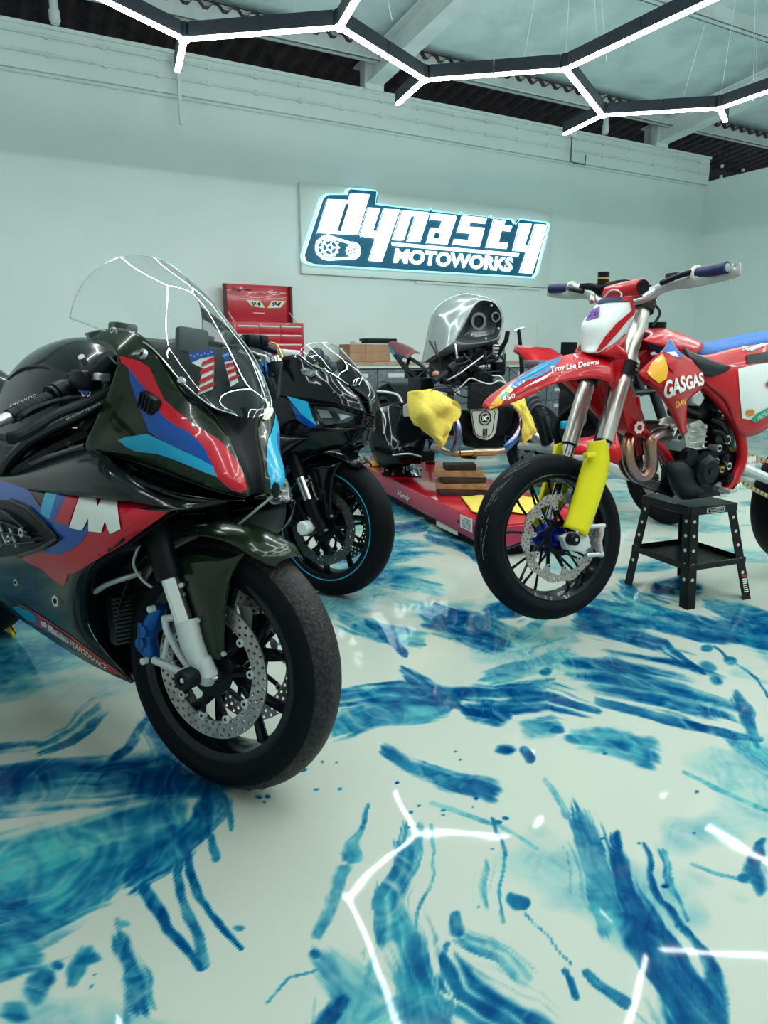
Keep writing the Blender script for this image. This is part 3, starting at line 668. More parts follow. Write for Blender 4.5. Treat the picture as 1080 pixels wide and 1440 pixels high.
# --- dash and inner fairing stay
g = G()
for px, py, y, s in ((270, 479, -.02, (.022, .085, .058)), (245, 503, -.03, (.08, .11, .04))):
    c = F1.p(px, py, y); g.box(c, s, M_grey if s[0] < .05 else M_plast, None, .017)
g.obj('dash_display', SB)
g = G(); g.surf(dense(q1([[(196, 474, .135), (230, 478, .06), (250, 476, 0)], [(222, 500, .13), (262, 505, .06), (285, 505, 0)], [(262, 552, .105), (300, 555, .05), (325, 555, 0)], [(310, 580, .05), (330, 580, .02), (341, 583, 0)]]), 4, 4), M_plast); g.mirror().obj('inner_cowl', SB, thick=.002)
g = G(); c = F1.p(173, 461, -.11); g.box(c, (.035, .06, .022), M_grey, None, .006); c = F1.p(176, 468, -.125); g.box(c, (.02, .04, .018), M_satin, None, .004); g.both('mirror_mount', SB)
# bolts on the cowl
B = bvh([Ucow])
def bolt(px, py, r, BB=None, F=F1, m1=M_alu):
    p = shot(F, BB or B, px, py, .002); n = Vector((0, -1, .25)).normalized(); g = G(); g.cyl(p-n*.004, p+n*.0035, r, m1, 16); g.cyl(p, p+n*.0045, r*.45, M_satin, 6); return g
for px, py, r in ((160, 466, .008), (201, 499, .012)): bolt(px, py, r).obj('fairing_bolt', upper)
p = F1.p(258, 537, -.124); g = G(); g.cyl(p, p+Vector((.002, -.01, .004)), .0075, M_alu, 14); g.obj('screen_bolt', scr)
# livery
g = G()
decal(g, F1, B, [(168, 501), (180, 504), (196, 508), (211, 518), (222, 542), (232, 563), (248, 578), (265, 591), (285, 605), (305, 617), (320, 632), (332, 648), (341, 666), (347, 689), (338, 692), (326, 689), (315, 680), (304, 670), (297, 650), (288, 632), (277, 618), (262, 606), (240, 594), (228, 584), (218, 566), (206, 548), (195, 536), (184, 521), (172, 511)], M_red, 5)
decal(g, F1, B, [(180, 513), (184, 521), (195, 536), (206, 548), (218, 566), (228, 584), (240, 594), (262, 606), (277, 618), (288, 632), (297, 650), (301, 657), (280, 645), (255, 632), (231, 622), (210, 607), (198, 576), (190, 556), (183, 535)], M_blue, 5)
decal(g, F1, B, [(167, 619), (176, 615), (208, 610), (222, 617), (245, 628), (270, 640), (290, 650), (301, 657), (306, 671), (285, 663), (260, 652), (240, 644), (222, 638), (205, 636), (190, 634), (178, 628)], M_cyan, 5)
g.obj('livery_stripes', upper, smooth=True, label='red, blue and light blue bands')
h = g.flip(); h.mats = [{M_red: M_cyan, M_cyan: M_red}.get(q, q) for q in h.mats]; h.obj('livery_stripes', upper, label='light blue, blue and red bands on the far side')
g = G(); Bm = bvh([[[Vector((q.x, -q.y, q.z)) for q in r] for r in Ucow]]); decal(g, F1, Bm, [(372+13*math.cos(i*PI/8), 560+32*math.sin(i*PI/8)) for i in range(16)], M_cream, 4, .0045); g.obj('round_sticker', upper, label='round cream sticker')
g = G(); p = shot(F1, B, 211, 567, 0); R_ = Matrix.Translation(p+Vector((0, .012, 0))) @ Matrix.Rotation(.35, 4, 'Y')
g.box((0, -.012, 0), (.062, .026, .042), M_satin, R_, .012)
for k in range(4): g.box((-.02+k*.013, -.026, 0), (.004, .003, .034), M_plast, R_)
g.obj('mirror_block_off', SB)
# --- upper side cover (between cowl and M panel)
Up = dense(q1([[(-40, 664, .19), (-40, 674, .235), (-40, 690, .255)], [(13, 666, .19), (5, 671, .23), (0, 684, .25)], [(40, 650, .185), (50, 668, .235), (60, 692, .25)], [(122, 626, .19), (125, 660, .24), (128, 700, .245)], [(160, 652, .205), (175, 680, .225), (185, 706, .22)], [(224, 690, .16), (235, 703, .165), (245, 716, .165)], [(318, 706, .06), (300, 712, .08), (270, 718, .115)]]), 5, 5)
g = G(); g.surf(Up, M_carbk); g.both('side_cover', SB, thick=.003)
g = G(); g.tube(cr([F1.p(a, b, -w) for a, b, w in [(-40, 676, .2), (8, 668, .2), (40, 652, .19), (80, 640, .19), (122, 627, .19)]], 5), .009, M_carbk, 8); g.both('cover_rim', SB)
# --- side fairing
rows = [[(-40, 672, .235), (-45, 700, .265), (-50, 750, .27), (-30, 800, .25), (-20, 830, .2), (-10, 842, .13)],
 [(0, 676, .24), (0, 702, .265), (0, 750, .272), (0, 800, .25), (2, 838, .2), (10, 858, .135)],
 [(60, 684, .238), (60, 712, .265), (61, 760, .27), (62, 810, .25), (60, 862, .2), (62, 893, .13)],
 [(125, 695, .228), (122, 718, .25), (116, 765, .256), (100, 812, .25), (95, 875, .195), (112, 925, .125)],
 [(190, 706, .2), (184, 722, .225), (162, 762, .242), (118, 806, .245), (112, 885, .18), (150, 945, .11)],
 [(254, 716, .155), (235, 722, .18), (176, 764, .225), (124, 806, .238), (126, 885, .168), (186, 961, .095)]]
Sf = dense(q1(rows), 6, 6); g = G(); g.surf(Sf, M_carbk); side = g.both('side_fairing', SB, thick=.002)
B2 = bvh([Sf])
g = G()
decal(g, F1, B2, [(-34, 674), (0, 676), (34, 682), (45, 694), (58, 712), (62, 716), (66, 693), (70, 692), (84, 690), (114, 692), (166, 696), (210, 705), (255, 714), (252, 718), (215, 738), (155, 776), (148, 778), (130, 790), (105, 806), (96, 806), (94, 818), (88, 822), (80, 818), (60, 800), (38, 790), (30, 782), (50, 774), (62, 772), (80, 766), (88, 757), (70, 738), (45, 715), (20, 704), (-34, 702)], M_red, 7)
dB = G()
decal(dB, F1, B2, [(-34, 675), (0, 677), (34, 683), (45, 695), (58, 713), (62, 718), (80, 728), (98, 737), (127, 738), (125, 748), (118, 760), (104, 772), (85, 779), (68, 778), (62, 774), (80, 766), (88, 757), (70, 738), (45, 715), (20, 704), (-34, 702)], M_blue, 6, .0030)
dB.v and g.add(dB.v, dB.f, M_blue)
for poly, m in (([(66, 693), (83, 690), (71, 730), (59, 722), (60, 713)], M_cyan), ([(83, 690), (98, 690), (79, 734), (71, 730)], M_blue), ([(98, 690), (115, 692), (98, 738), (79, 734)], M_red)):
    t = G(); decal(t, F1, B2, poly, m, 5, .0038); g.add(t.v, t.f, m)
t = G(); decal(t, F1, B2, [(116, 693), (135, 696), (139, 714), (148, 697), (165, 701), (172, 744), (157, 751), (150, 733), (145, 749), (127, 747), (127, 729), (118, 746), (100, 742)], M_white, 4, .0050); g.add(t.v, t.f, M_white)
g.obj('livery_panel', side, smooth=True, label='red and blue panel with white M and three stripes')
# gill vent
g = G()
vent = [(-38, 704), (20, 705), (44, 716), (68, 738), (86, 756), (62, 770), (30, 780), (-34, 786)]
decal(g, F1, B2, vent, M_satin, 8, .004)
P = [shot(F1, B2, a, b, .008) for a, b in vent[1:7]]; g.tube(P, .006, M_carbk, 8)
for k in range(4):
    P = [shot(F1, B2, a, b, .012) for a, b in ((-34, 716+k*17), (0, 716+k*16), (20+k*4, 724+k*13), (44+k*5, 742+k*6))]; g.tube(cr(P, 3), .007, M_carbk, 6, flat=.5)
g.obj('gill_vent', side)
g = G()
for a, b, r in ((40, 748, .013), (22, 756, .010), (8, 762, .012)): P = shot(F1, B2, a, b, .012); g.cyl(P, P+Vector((0, -.006, 0)), r, M_alu, 6); g.cyl(P, P+Vector((0, -.008, 0)), r*.3, M_satin, 8)
for (a, b), (c, d) in (((2, 730), (16, 765)), ((20, 742), (30, 768))): g.tube([shot(F1, B2, a, b, .01), shot(F1, B2, c, d, .01)], .004, M_alu, 6)
g.obj('engine_bracket', side)
for px, py, r in ((81, 844, .014), (25, 818, .009)):
    p = shot(F1, B2, px, py, .003); n = Vector((.1, -1, 0)); g = G(); g.cyl(p-n*.003, p+n*.004, r, M_alu, 16); g.cyl(p, p+n*.0055, r*.5, M_satin, 6); g.obj('fairing_bolt', side)
# belly band with lettering
g = G()
decal(g, F1, B2, [(18, 853), (34, 850), (60, 866), (100, 893), (140, 923), (180, 953), (150, 941), (110, 914), (70, 890), (40, 872)], M_red, 6)
t = G(); decal(t, F1, B2, [(18, 853), (34, 851), (50, 864), (54, 874), (40, 872)], M_cyan, 5, .003); g.add(t.v, t.f, M_cyan)
t = G(); decal(t, F1, B2, [(58, 872), (66, 874), (68, 882), (60, 880)], M_white, 4, .0036); decal(t, F1, B2, [(68, 876), (100, 898), (98, 904), (70, 886)], M_white, 4, .0036); g.add(t.v, t.f, M_white)
text_px(g, F1, B2, 'M POWER', [(76, 886), (100, 903), (102, 898), (78, 880)], M_black, .0048)
text_px(g, F1, B2, 'PERFORMANCE', [(100, 906), (150, 941), (152, 935), (101, 899)], M_white, .0036)
g.obj('belly_lettering', side, smooth=False)
# inner return, radiator, hoses
g = G(); Si = dense(q1([[(254, 717, .15), (225, 728, .08), (215, 722, .0)], [(178, 766, .22), (200, 770, .1), (210, 760, .0)], [(124, 808, .236), (155, 812, .1), (170, 812, .0)], [(128, 886, .166), (150, 890, .1), (165, 890, 0)], [(187, 960, .094), (196, 950, .05), (202, 944, 0)]]), 4, 4)
g.surf(Si, M_satin); g.both('inner_fairing', SB, thick=.002)
g = G(); a = [F1.p(150, 838, -.13), F1.p(184, 828, -.09), F1.p(184, 900, -.09), F1.p(158, 905, -.13)]
for i in range(4): a[i].x += .02
g.prism([a[0], Vector((a[1].x, .13, a[0].z)), Vector((a[2].x, .13, a[2].z)), a[3]], (-.03, 0, 0), M_mesh)
for k in range(12):
    z = a[0].z+(a[3].z-a[0].z)*(k+.5)/12; x = a[0].x+(a[3].x-a[0].x)*(k+.5)/12; g.tube([(x+.006, a[0].y, z), (x+.006, .13, z)], .002, M_grey, 6)
g.obj('radiator', SB)
g = G(); g.tube(cr([F1.p(x, y, -w) for x, y, w in ((134, 832, .17), (150, 822, .165), (175, 813, .15), (198, 806, .12))], 5), .011, M_alup, 10, flat=.6); g.obj('radiator_bracket', SB)
g = G(); g.tube(cr([F1.p(x, y, -w) for x, y, w in ((205, 750, .13), (192, 775, .14), (188, 795, .14), (200, 815, .13), (214, 826, .12))], 5), .0035, M_alup, 8); g.obj('brake_hose', SB)
# --- tank, engine, tail (local numbers)
def L(rows): return [[Vector(p) for p in r] for r in rows]
E = [Vector(p) for p in ((-1.02, -.10, .80), (-.95, -.14, .78), (-.85, -.18, .75), (-.72, -.20, .74), (-.58, -.20, .76), (-.47, -.165, .80), (-.40, -.11, .85))]
C = [Vector(p) for p in ((-1.02, 0, .86), (-.96, 0, .94), (-.86, 0, 1.02), (-.73, 0, 1.05), (-.60, 0, 1.05), (-.49, 0, 1.02), (-.41, 0, .96))]
Tk = dense(arcrows(E, C, 8), 5, 2); g = G(); g.surf(Tk, M_carbk); g.mirror().obj('fuel_tank', SB, thick=.003)
g = G()
for s in (1,): g.tube(cr([Vector(p) for p in ((-.82, -.14, .925), (-.73, -.14, .955), (-.62, -.14, .96), (-.50, -.125, .94))], 4), .012, M_plast, 8, flat=.5)
g.both('tank_edge', SB)
g = G(); g.box((-.72, 0, .62), (.42, .34, .34), M_satin, None, .05); g.box((-.62, 0, .42), (.42, .36, .26), M_satin, None, .06)
g.cyl((-.62, -.20, .40), (-.62, .20, .40), .085, M_plast, 24); g.cyl((-.78, -.19, .50), (-.78, .19, .50), .07, M_plast, 24); g.obj('engine', SB)
g = G(); g.tube(cr([Vector(p) for p in ((-.34, -.06, .84), (-.55, -.15, .74), (-.80, -.16, .62), (-.93, -.13, .50), (-.93, -.12, .36))], 4), [.05]+[.045]*15+[.05], M_satin, 10, flat=.6); g.both('main_frame', SB)
g = G(); E = [Vector(p) for p in ((-1.0, -.13, .80), (-1.15, -.14, .80), (-1.35, -.11, .88), (-1.55, -.05, .98))]; C = [Vector(p) for p in ((-1.0, 0, .86), (-1.15, 0, .84), (-1.30, 0, .95), (-1.55, 0, 1.02))]
g.surf(dense(arcrows(E, C, 6), 4, 2), M_carbk); E2 = [Vector((p.x, p.y, p.z)) for p in E]; C2 = [Vector((p.x, 0, p.z-.07)) for p in E]; g.surf(dense([[a, (a+b)/2, b] for a, b in zip(E2, C2)], 4, 2), M_carbk); g.mirror().obj('tail_cowl', SB, thick=.002)
g = G(); g.box((-1.11, 0, .85), (.20, .22, .035), M_plast, None, .015); g.obj('seat', SB)
g = G(); g.tube(cr([Vector(p) for p in ((-.92, -.12, .36), (-1.15, -.13, .34), (-1.455, -.12, .31))], 4), [.045]*5+[.03]*4, M_alup, 10); g.both('swingarm', SB)
wheel('rear_wheel', SB, Matrix.Translation((-1.455, 0, .316)), R=.316, W=.095, tyre=M_tyre, discs=(-1,), rd=.115)
g = G(); g.tube(cr([Vector(p) for p in ((-.45, -.05, .36), (-.75, -.05, .30), (-1.0, -.10, .34), (-1.25, -.18, .46))], 4), [.03]*5+[.05]*5+[.045]*3, M_alu, 14); g.obj('exhaust', SB)
# --- clip-on bar, grip, levers
g = G(); a = F1.p(-4, 594, -.385); b = F1.p(78, 556, -.25); d = (b-a).normalized()
g.tube([a+d*.03, b], .0165, M_plast, 16)
for k in range(9): g.tube([a+d*(.05+k*.014), a+d*(.055+k*.014)], .0175, M_satin, 16)
g.tube([b-d*.012, b-d*.004], .026, M_satin, 18); gr = g.obj('throttle_grip', SB)
g = G(); g.tube([a-d*.012, a+d*.03], .0125, M_alu, 16); g.obj('bar_end', gr)
v, f = textmesh('motogrip'); Q = [a+d*.055+Vector((0, -.0165, .006)), b-d*.03+Vector((0, -.0165, .006))]; up = Vector((0, -.004, .010)); g = G(); text_q(g, 'racegrip', (Q[0], Q[1], Q[1]+up, Q[0]+up), M_white); g.obj('grip_lettering', gr, smooth=False)
g = G(); e = b+d*.02; g.tube([b+d*.0, b+d*.03], .028, M_plast, 18); g.tube([b+d*.03, b+d*.07], .024, M_satin, 18); g.tube([b+d*.07, b+d*.16], .014, M_satin, 14); g.box(b+d*.05+Vector((0, 0, .022)), (.04, .03, .02), M_plast, None, .005); g.obj('switch_housing', SB)
g = G(); c = F1.p(120, 535, -.21); g.box(c, (.07, .05, .045), M_satin, None, .012); g.cyl(c+Vector((.03, 0, .01)), c+Vector((.06, .03, .05)), .014, M_plast, 12); g.box(F1.p(140, 530, -.2), (.04, .03, .018), M_alu, None, .004); c2 = F1.p(120, 512, -.2); g.cyl(c2, c2+Vector((.01, -.015, .015)), .008, M_alu, 10); g.obj('master_cylinder', SB)
g = G(); g.tube(cr([F1.p(x, y, -w) for x, y, w in ((112, 558, .23), (76, 565, .28), (45, 576, .33), (30, 586, .36), (27, 592, .365))], 5), [.009]*16+[.006]*4+[.009], M_satin, 8, flat=.7); g.obj('brake_lever', SB)
g = G(); c = F1.p(127, 553, -.205); g.cyl(c, c+Vector((.004, -.012, .002)), .013, M_chrome, 14); g.cyl(c, c+Vector((.005, -.014, .0025)), .009, M_blue, 14); c = F1.p(119, 549, -.21); g.cyl(c, c+Vector((.004, -.012, .002)), .007, M_blue, 10); g.obj('banjo_bolt', SB)
g = G(); g.tube(cr([F1.p(x, y, -w) for x, y, w in ((-10, 612, .40), (14, 616, .395), (40, 606, .36), (80, 583, .30), (118, 568, .24), (159, 546, .18))], 5), [.008]*5+[.013]*8+[.010]*13, M_plast, 10); g.obj('lever_guard', SB)
g = G(); P = [F1.p(x, y, -w) for x, y, w in ((2, 690, .21), (12, 655, .205), (38, 624, .20), (74, 602, .195), (120, 580, .185), (160, 556, .17))]; g.tube(cr(P, 6), .019, M_carbk, 12, flat=.8); P2 = bvh([dense([[p+Vector((0, -.019, -.02)), p+Vector((0, -.021, 0)), p+Vector((0, -.012, .02))] for p in P], 4, 3)])
o = g.obj('frame_guard', SB); g = G(); text_px(g, F1, P2, 'motorsport', [(95, 592), (143, 569), (142, 565), (94, 588)], M_white, .002); g.obj('guard_lettering', o, smooth=False)
g = G()
for pts, r in (([(60, 620, .15), (90, 640, .14), (120, 640, .15)], .012), ([(150, 500, .15), (165, 530, .12), (165, 560, .12), (130, 600, .13)], .03), ([(95, 622, .17), (100, 628, .17), (108, 626, .17)], .005)):
    g.tube(cr([F1.p(x, y, -w) for x, y, w in pts], 5), r, M_satin, 10)
g.obj('fairing_stay', SB)
# --- fork, fender, caliper (steered)
def w1(px, py, w): return FW.p(px, py, -w)
g = G(); top = w1(222, 742, .105); sil0 = w1(237, 808, .105); sil1 = w1(259, 872, .105)
dr = (w1(222, 742, .105)-w1(262, 876, .105)).normalized()
g.tube([sil0-dr*.01, sil0+dr*.42], .030, M_satin, 20); fo_ = g
def sobj(g, name, mir=False, **k):
    if mir == 2: return steer(g.mirror().obj(name, SB, **k))
    if mir: steer(g.flip().obj(name, SB, **k))
    return steer(g.obj(name, SB, **k))
sobj(fo_, 'fork_outer_tube', True)
g = G(); g.tube([sil1-dr*.03, sil0+dr*.01], .0215, M_chrome, 20); sobj(g, 'fork_inner_tube', True)
g = G(); g.tube([w1(262, 872, .105), w1(270, 905, .105), w1(284, 938, .100)], [.027, .026, .022], M_alup, 16)
g.tube([w1(284, 925, .1), w1(292, 948, .095), w1(290, 958, .092)], [.02, .024, .018], M_alup, 14)
g.tube(cr([w1(232, 872, .115), w1(236, 890, .115), w1(256, 925, .105), w1(272, 944, .1)], 4), .008, M_alup, 10)
g.tube(cr([w1(216, 928, .115), w1(240, 938, .112), w1(262, 950, .105)], 4), .009, M_alup, 10)
g.tube([w1(237, 893, .115), w1(230, 925, .115)], .006, M_alup, 10)
g.tube([w1(230, 870, .115), w1(262, 866, .11)], .008, M_alup, 10)
g.cyl(w1(262, 951, .085), w1(262, 951, .12), .021, M_alup, 20)
for x, y in ((278, 956), (293, 959), (304, 953)): c = w1(x, y, .09); g.cyl(c, c+Vector((0, -.016, 0)), .005, M_alu, 10)
sobj(g, 'fork_foot', True)
g = G(); c = Vector((0, 0, 0)); g.lathe([(.0, -.115), (.018, -.115), (.023, -.118), (.023, -.150), (.020, -.156), (.011, -.156), (.010, -.150), (0, -.150)], c, (0, 1, 0), M_plast, 24); g.cyl((0, -.148, 0), (0, -.153, 0), .006, M_alu, 8); sobj(g, 'axle_protector', True)
g = G(); P = [w1(226, 853, .10), w1(214, 880, .10), w1(209, 905, .10), w1(216, 925, .10)]
g.tube(cr(P, 4), [.018, .021, .024, .026, .026, .023, .022, .023, .026, .026, .024, .021, .017], M_calb, 10, flat=.8)
for i in (0, 3): g.cyl(P[i]+Vector((0, -.02, 0)), P[i]+Vector((0, -.034, 0)), .008, M_alup, 10)
for i in (4, 8): g.cyl(P[1].lerp(P[2], (i-3)/6)+Vector((0, -.018, 0)), P[1].lerp(P[2], (i-3)/6)+Vector((0, -.030, 0)), .014, M_calb, 14)
g.box(P[1].lerp(P[2], .5)+Vector((-.004, -.024, 0)), (.012, .012, .07), M_calb, None, .003)
sobj(g, 'brake_caliper', True)
g = G(); pr = []
for k in range(16):
    a = math.radians(118-k*(118-(-28))/15)*1.0; a = math.radians(58+k*(178-58)/15)
    r = .326+.006*math.sin(PI*k/15); wd = .066 if k else .045
    pr.append([Vector((r*math.cos(a)*1.0-(.0), 0, r*math.sin(a)))*(1-.055*(1-math.cos(t*1.25)))+Vector((0, -wd*math.sin(t)*1.12, 0)) for t in [PI/2*j/7 for j in range(8)]])
g.surf(pr, M_carbon)
sobj(g, 'front_fender', 2, thick=.003)
Sk = [[w1(a, b, w) for a, b, w in r] for r in ([(407, 772, .0), (345, 784, .07), (322, 800, .085)], [(352, 755, .05), (318, 785, .085), (302, 822, .092)], [(300, 766, .082), (282, 800, .094), (270, 838, .098)], [(262, 782, .084), (252, 800, .094), (255, 832, .097)])]
Sk = [[w1(a, b, w) for a, b, w in r] for r in ([(243, 788, .086), (262, 842, .088), (275, 880, .088), (296, 924, .084)], [(275, 780, .092), (287, 835, .096), (298, 880, .094), (306, 927, .086)], [(316, 786, .088), (312, 830, .09), (312, 880, .088), (314, 926, .082)], [(345, 777, .070), (324, 815, .078), (316, 870, .08), (316, 915, .08)])]
g = G(); g.surf(dense(Sk, 4, 4), M_carbon); sobj(g, 'fender_side_plate', True, thick=.003)
g = G()
for x, y in ((258, 822), (259, 836), (277, 880), (281, 872), (316, 919)): c = w1(x, y, .096); g.cyl(c, c+Vector((0, -.006, 0)), .0055, M_alu, 10)
sobj(g, 'fender_bolt', False)
g = G(); g.tube([F1.p(318, 752, 0), F1.p(388, 694, 0)], .003, M_alup, 8); c = F1.p(388, 689, 0); g.sphere(c, .016, M_black, 12, sc=(.6, .6, 1.2)); g.obj('nose_bracket', SB)
g = G(); m_ = [Vector(((sil0+dr*d_).x, 0, (sil0+dr*d_).z)) for d_ in (.28, .46)]; g.cyl(ST @ m_[0], ST @ m_[1], .022, M_satin, 16)
for d_ in (.30, .44):
    g.obj('steering_stem' if d_ < .4 else 'triple_clamp', SB); g = G()
    a = ST @ (sil0+dr*d_); b = ST @ Vector(((sil0+dr*d_).x, -(sil0+dr*d_).y, (sil0+dr*d_).z)); g.tube([a, b], .032, M_satin, 12, flat=.6)
g.obj('triple_clamp', SB)
# ------------------------------------------------------------------ second superbike, behind the first
FW2 = Frame((-.222, 2.93, .299), -.546, -.06)
M2_ = FW2.M @ ST.inverted()
class FM(Frame):
    def __init__(s, M): s.M = M; s.I = M.inverted(); s.o = M.translation.copy(); s.f, s.n, s.u = [Vector(M.col[i][:3]) for i in range(3)]
F2 = FM(M2_)
K2 = copy_tree(SB, None, {'green_carbon': M_black, 'clear_screen': M_screen, 'worn_tyre_rubber': M_tyre, 'blue_anodised': M_satin, 'painted_aluminium': M_satin, 'brake_steel': mat('dark_brake_steel', (.09, .10, .10), .3, .8)},
  skip=('livery_stripes', 'livery_panel', 'seven_sticker', 'belly_lettering', 'round_sticker', 'windscreen', 'mirror_block_off', 'grip_lettering', 'guard_lettering', 'axle_protector', 'lever_guard', 'throttle_grip', 'brake_lever', 'screen_bolt'))
K2.matrix_world = M2_
tag(K2, 'gloss black sport motorcycle with cyan rim stripe and light blue patch, behind the striped one', 'motorcycle')
for o in [c for c in K2.children if c.name.split('.')[0] in ('upper_fairing', 'nose_intake', 'headlamp_recess', 'fairing_ridge', 'inner_cowl', 'dash_display', 'mirror_mount', 'fairing_stay', 'switch_housing', 'master_cylinder', 'banjo_bolt', 'frame_guard', 'cover_rim', 'nose_bracket', 'side_cover')]:
    for c in list(o.children): bpy.data.objects.remove(c)
    bpy.data.objects.remove(o)
def q2(rows): return [[F2.p(a, b, -w) for a, b, w in r] for r in rows]
U2 = dense(q2([[(396, 503, .15), (392, 530, .175), (389, 559, .195)], [(419, 499, .135), (418, 530, .165), (422, 562, .188)], [(439, 513, .12), (440, 538, .15), (448, 566, .16)], [(467, 526, .085), (472, 548, .115), (484, 573, .105)], [(492, 543, 0), (507, 562, .02), (516, 583, .01)]]), 5, 5)
g = G(); g.surf(U2, M_black); up2 = g.mirror().obj('upper_fairing', K2, thick=.002)
H2 = dense(q2([[(350, 566, .20), (350, 600, .21), (350, 640, .20)], [(389, 559, .195), (388, 590, .21), (392, 622, .20)], [(422, 562, .188), (425, 585, .195), (433, 603, .18)], [(448, 566, .155), (450, 584, .145), (456, 602, .14)], [(484, 573, .10), (486, 582, .085), (486, 600, .085)], [(516, 583, .005), (514, 589, .0), (512, 600, .0)]]), 5, 5)
g = G(); g.surf(H2, M_black); low2 = g.mirror().obj('lower_fairing', K2, thick=.002)
B = bvh([H2, U2])
g = G(); decal(g, F2, B, [(404, 557), (433, 565), (439, 586), (446, 599), (424, 583)], M_cyan, 4); t = G(); decal(t, F2, B, [(408, 565), (424, 583), (446, 599), (436, 601), (418, 590)], M_blue, 4, .003); g.add(t.v, t.f, M_blue); g.obj('livery_patch', low2, label='light blue patch')
g = G(); decal(g, F2, B, [(441, 571), (470, 572), (503, 583), (488, 594), (458, 598), (447, 590)], mat('headlamp_glass', (.03, .05, .07), .08, .3, 1), 4, .004); g.obj('headlamp', low2)
g = G()
for poly in ([(446, 575), (462, 577), (468, 588), (452, 588)], [(474, 580), (492, 585), (480, 591)]): decal(g, F2, B, poly, M_alu, 4, .006)
g.obj('headlamp_reflector', low2, smooth=False)
g = G(); decal(g, F2, B, [(423, 520), (430, 517), (443, 523), (445, 528), (438, 531), (425, 526)], M_grey, 4, .004); g.obj('mirror_cover', up2)
for x, y in ((429, 521), (439, 527)): p = shot(F2, B, x, y, .006); g = G(); g.cyl(p, p+Vector((0, -.004, .002)), .007, M_alu, 12); g.obj('fairing_bolt', up2)
g = G(); g.surf(dense(q2([[(350, 640, .20), (420, 650, .12)], [(392, 622, .20), (440, 640, .1)], [(433, 603, .18), (470, 632, .08)], [(470, 602, .12), (494, 629, .04)], [(512, 598, .0), (505, 622, .0)]]), 4, 4), M_black); g.mirror().obj('chin_fairing', K2, thick=.002)
g = G(); g.tube(cr([F2.p(x, y, -w) for x, y, w in ((484, 628, .07), (505, 612, .03), (526, 588, .0))], 4), .004, M_black, 8); g.tube([F2.p(516, 583, 0), F2.p(528, 587, 0)], .006, M_black, 8); g.obj('nose_fin', K2)
E = [F2.p(a, b, -w) for a, b, w in ((421, 499, .137), (439, 513, .122), (467, 526, .087), (490, 541, .03))]; C = [F2.p(a, b, 0) for a, b in ((456, 482), (473, 499), (486, 519), (496, 542))]
S2 = dense(arcrows(E, C, 8), 5, 2); g = G(); g.surf(S2, M_screen); s2 = g.mirror().obj('windscreen', K2); g = G(); g.tube([r[0] for r in S2], .0018, M_chrome, 6); g.tube(S2[0], .0014, M_chrome, 6); g.mirror().obj('screen_edge', s2)
g = G()
for x, y, w, r in ((445, 500, .03, .035), (455, 508, -.02, .03), (438, 505, .06, .025), (466, 516, 0, .025)): g.sphere(F2.p(x, y, -w), r, mat('slate_plastic', (.03, .06, .075), .4), 10)
g.obj('dash_display', K2)
g = G(); a = F2.p(306, 473, -.39); b = F2.p(350, 481, -.24); c = F2.p(385, 494, -.11); d_ = F2.p(400, 497, 0)
g.tube([a, b, c, d_], .0135, M_satin, 12); hb = g.obj('handlebar', K2)
g = G(); g.tube([a, a.lerp(b, .85)], .0175, M_plast, 14); g.obj('grip', hb)
g = G(); g.tube(cr([F2.p(x, y, -w) for x, y, w in ((352, 486, .24), (335, 484, .32), (318, 481, .37))], 4), .007, M_satin, 8); g.tube(cr([F2.p(x, y, -w) for x, y, w in ((330, 494, .30), (345, 495, .26), (365, 503, .2))], 4), .008, M_satin, 8); g.obj('brake_lever', hb)
g = G(); g.box(b+Vector((.01, 0, .005)), (.06, .06, .05), M_satin, None, .012); g.box(F2.p(368, 480, -.17), (.05, .04, .05), M_satin, None, .01); g.box(F2.p(378, 488, -.13), (.04, .03, .03), M_grey, None, .008); g.sphere(F2.p(362, 484, -.18), .014, M_alu, 10); g.obj('switch_housing', hb)
g = G(); g.tube(cr([F2.p(x, y, -w) for x, y, w in ((380, 482, .13), (388, 484, .12), (394, 494, .11), (397, 503, .11))], 4), .0045, M_gold, 8); g.obj('brake_hose', K2, label='gold brake hose')
g = G(); top = F2.p(386, 509, -.105); bot = F2.p(394, 552, -.105); dd = (top-bot).normalized(); g.tube([bot, top-dd*.005], .034, M_satin, 20); fk = g.obj('fork_top', K2); g = G(); g.tube([top-dd*.006, top+dd*.016], .037, M_chrome, 20); g.obj('fork_cap', fk)
g = G(); g.box(F2.p(405, 497, -.05), (.05, .10, .03), M_alup, None, .006); g.obj('bar_clamp', K2)
g = G()
for k in range(2): g.tube([F2.p(366+k*6, 508, -.15), F2.p(377+k*5, 552, -.15)], .006, M_calb, 8)
g.tube(cr([F2.p(x, y, -w) for x, y, w in ((408, 650, .13), (401, 664, .14), (398, 682, .14))], 4), .005, M_calb, 8); g.obj('blue_cable', K2, label='blue cable')
w2 = [c for c in K2.children if c.name.startswith('front_wheel')][0]
g = G()
for sg in (-1, 1): torus(g, .2275, .0026, mat('cyan_stripe', (.01, .42, .62), .4), 72, 6, c=(0, sg*.0535, 0))
g.obj('rim_stripe', w2)
def sob2(g, n, **k): o = g.obj(n, K2, **k); o.matrix_local = ST; return o
F2W = FM(M2_ @ ST)
a = F2W.p(430, 742, -.13); g = G(); g.tube([a+Vector((0, .03, 0)), a+Vector((0, .004, 0)), a+Vector((0, -.022, 0)), a+Vector((0, -.028, 0))], [.030, .030, .030, .024], M_cream if False else M_white, 24); sob2(g, 'axle_slider', label='white round slider')
g = G(); c = F2W.p(408, 720, -.13); up = Vector((.018, 0, .075)); rt = Vector((.016, 0, -.004)); c0 = c+Vector((0, -.006, 0))
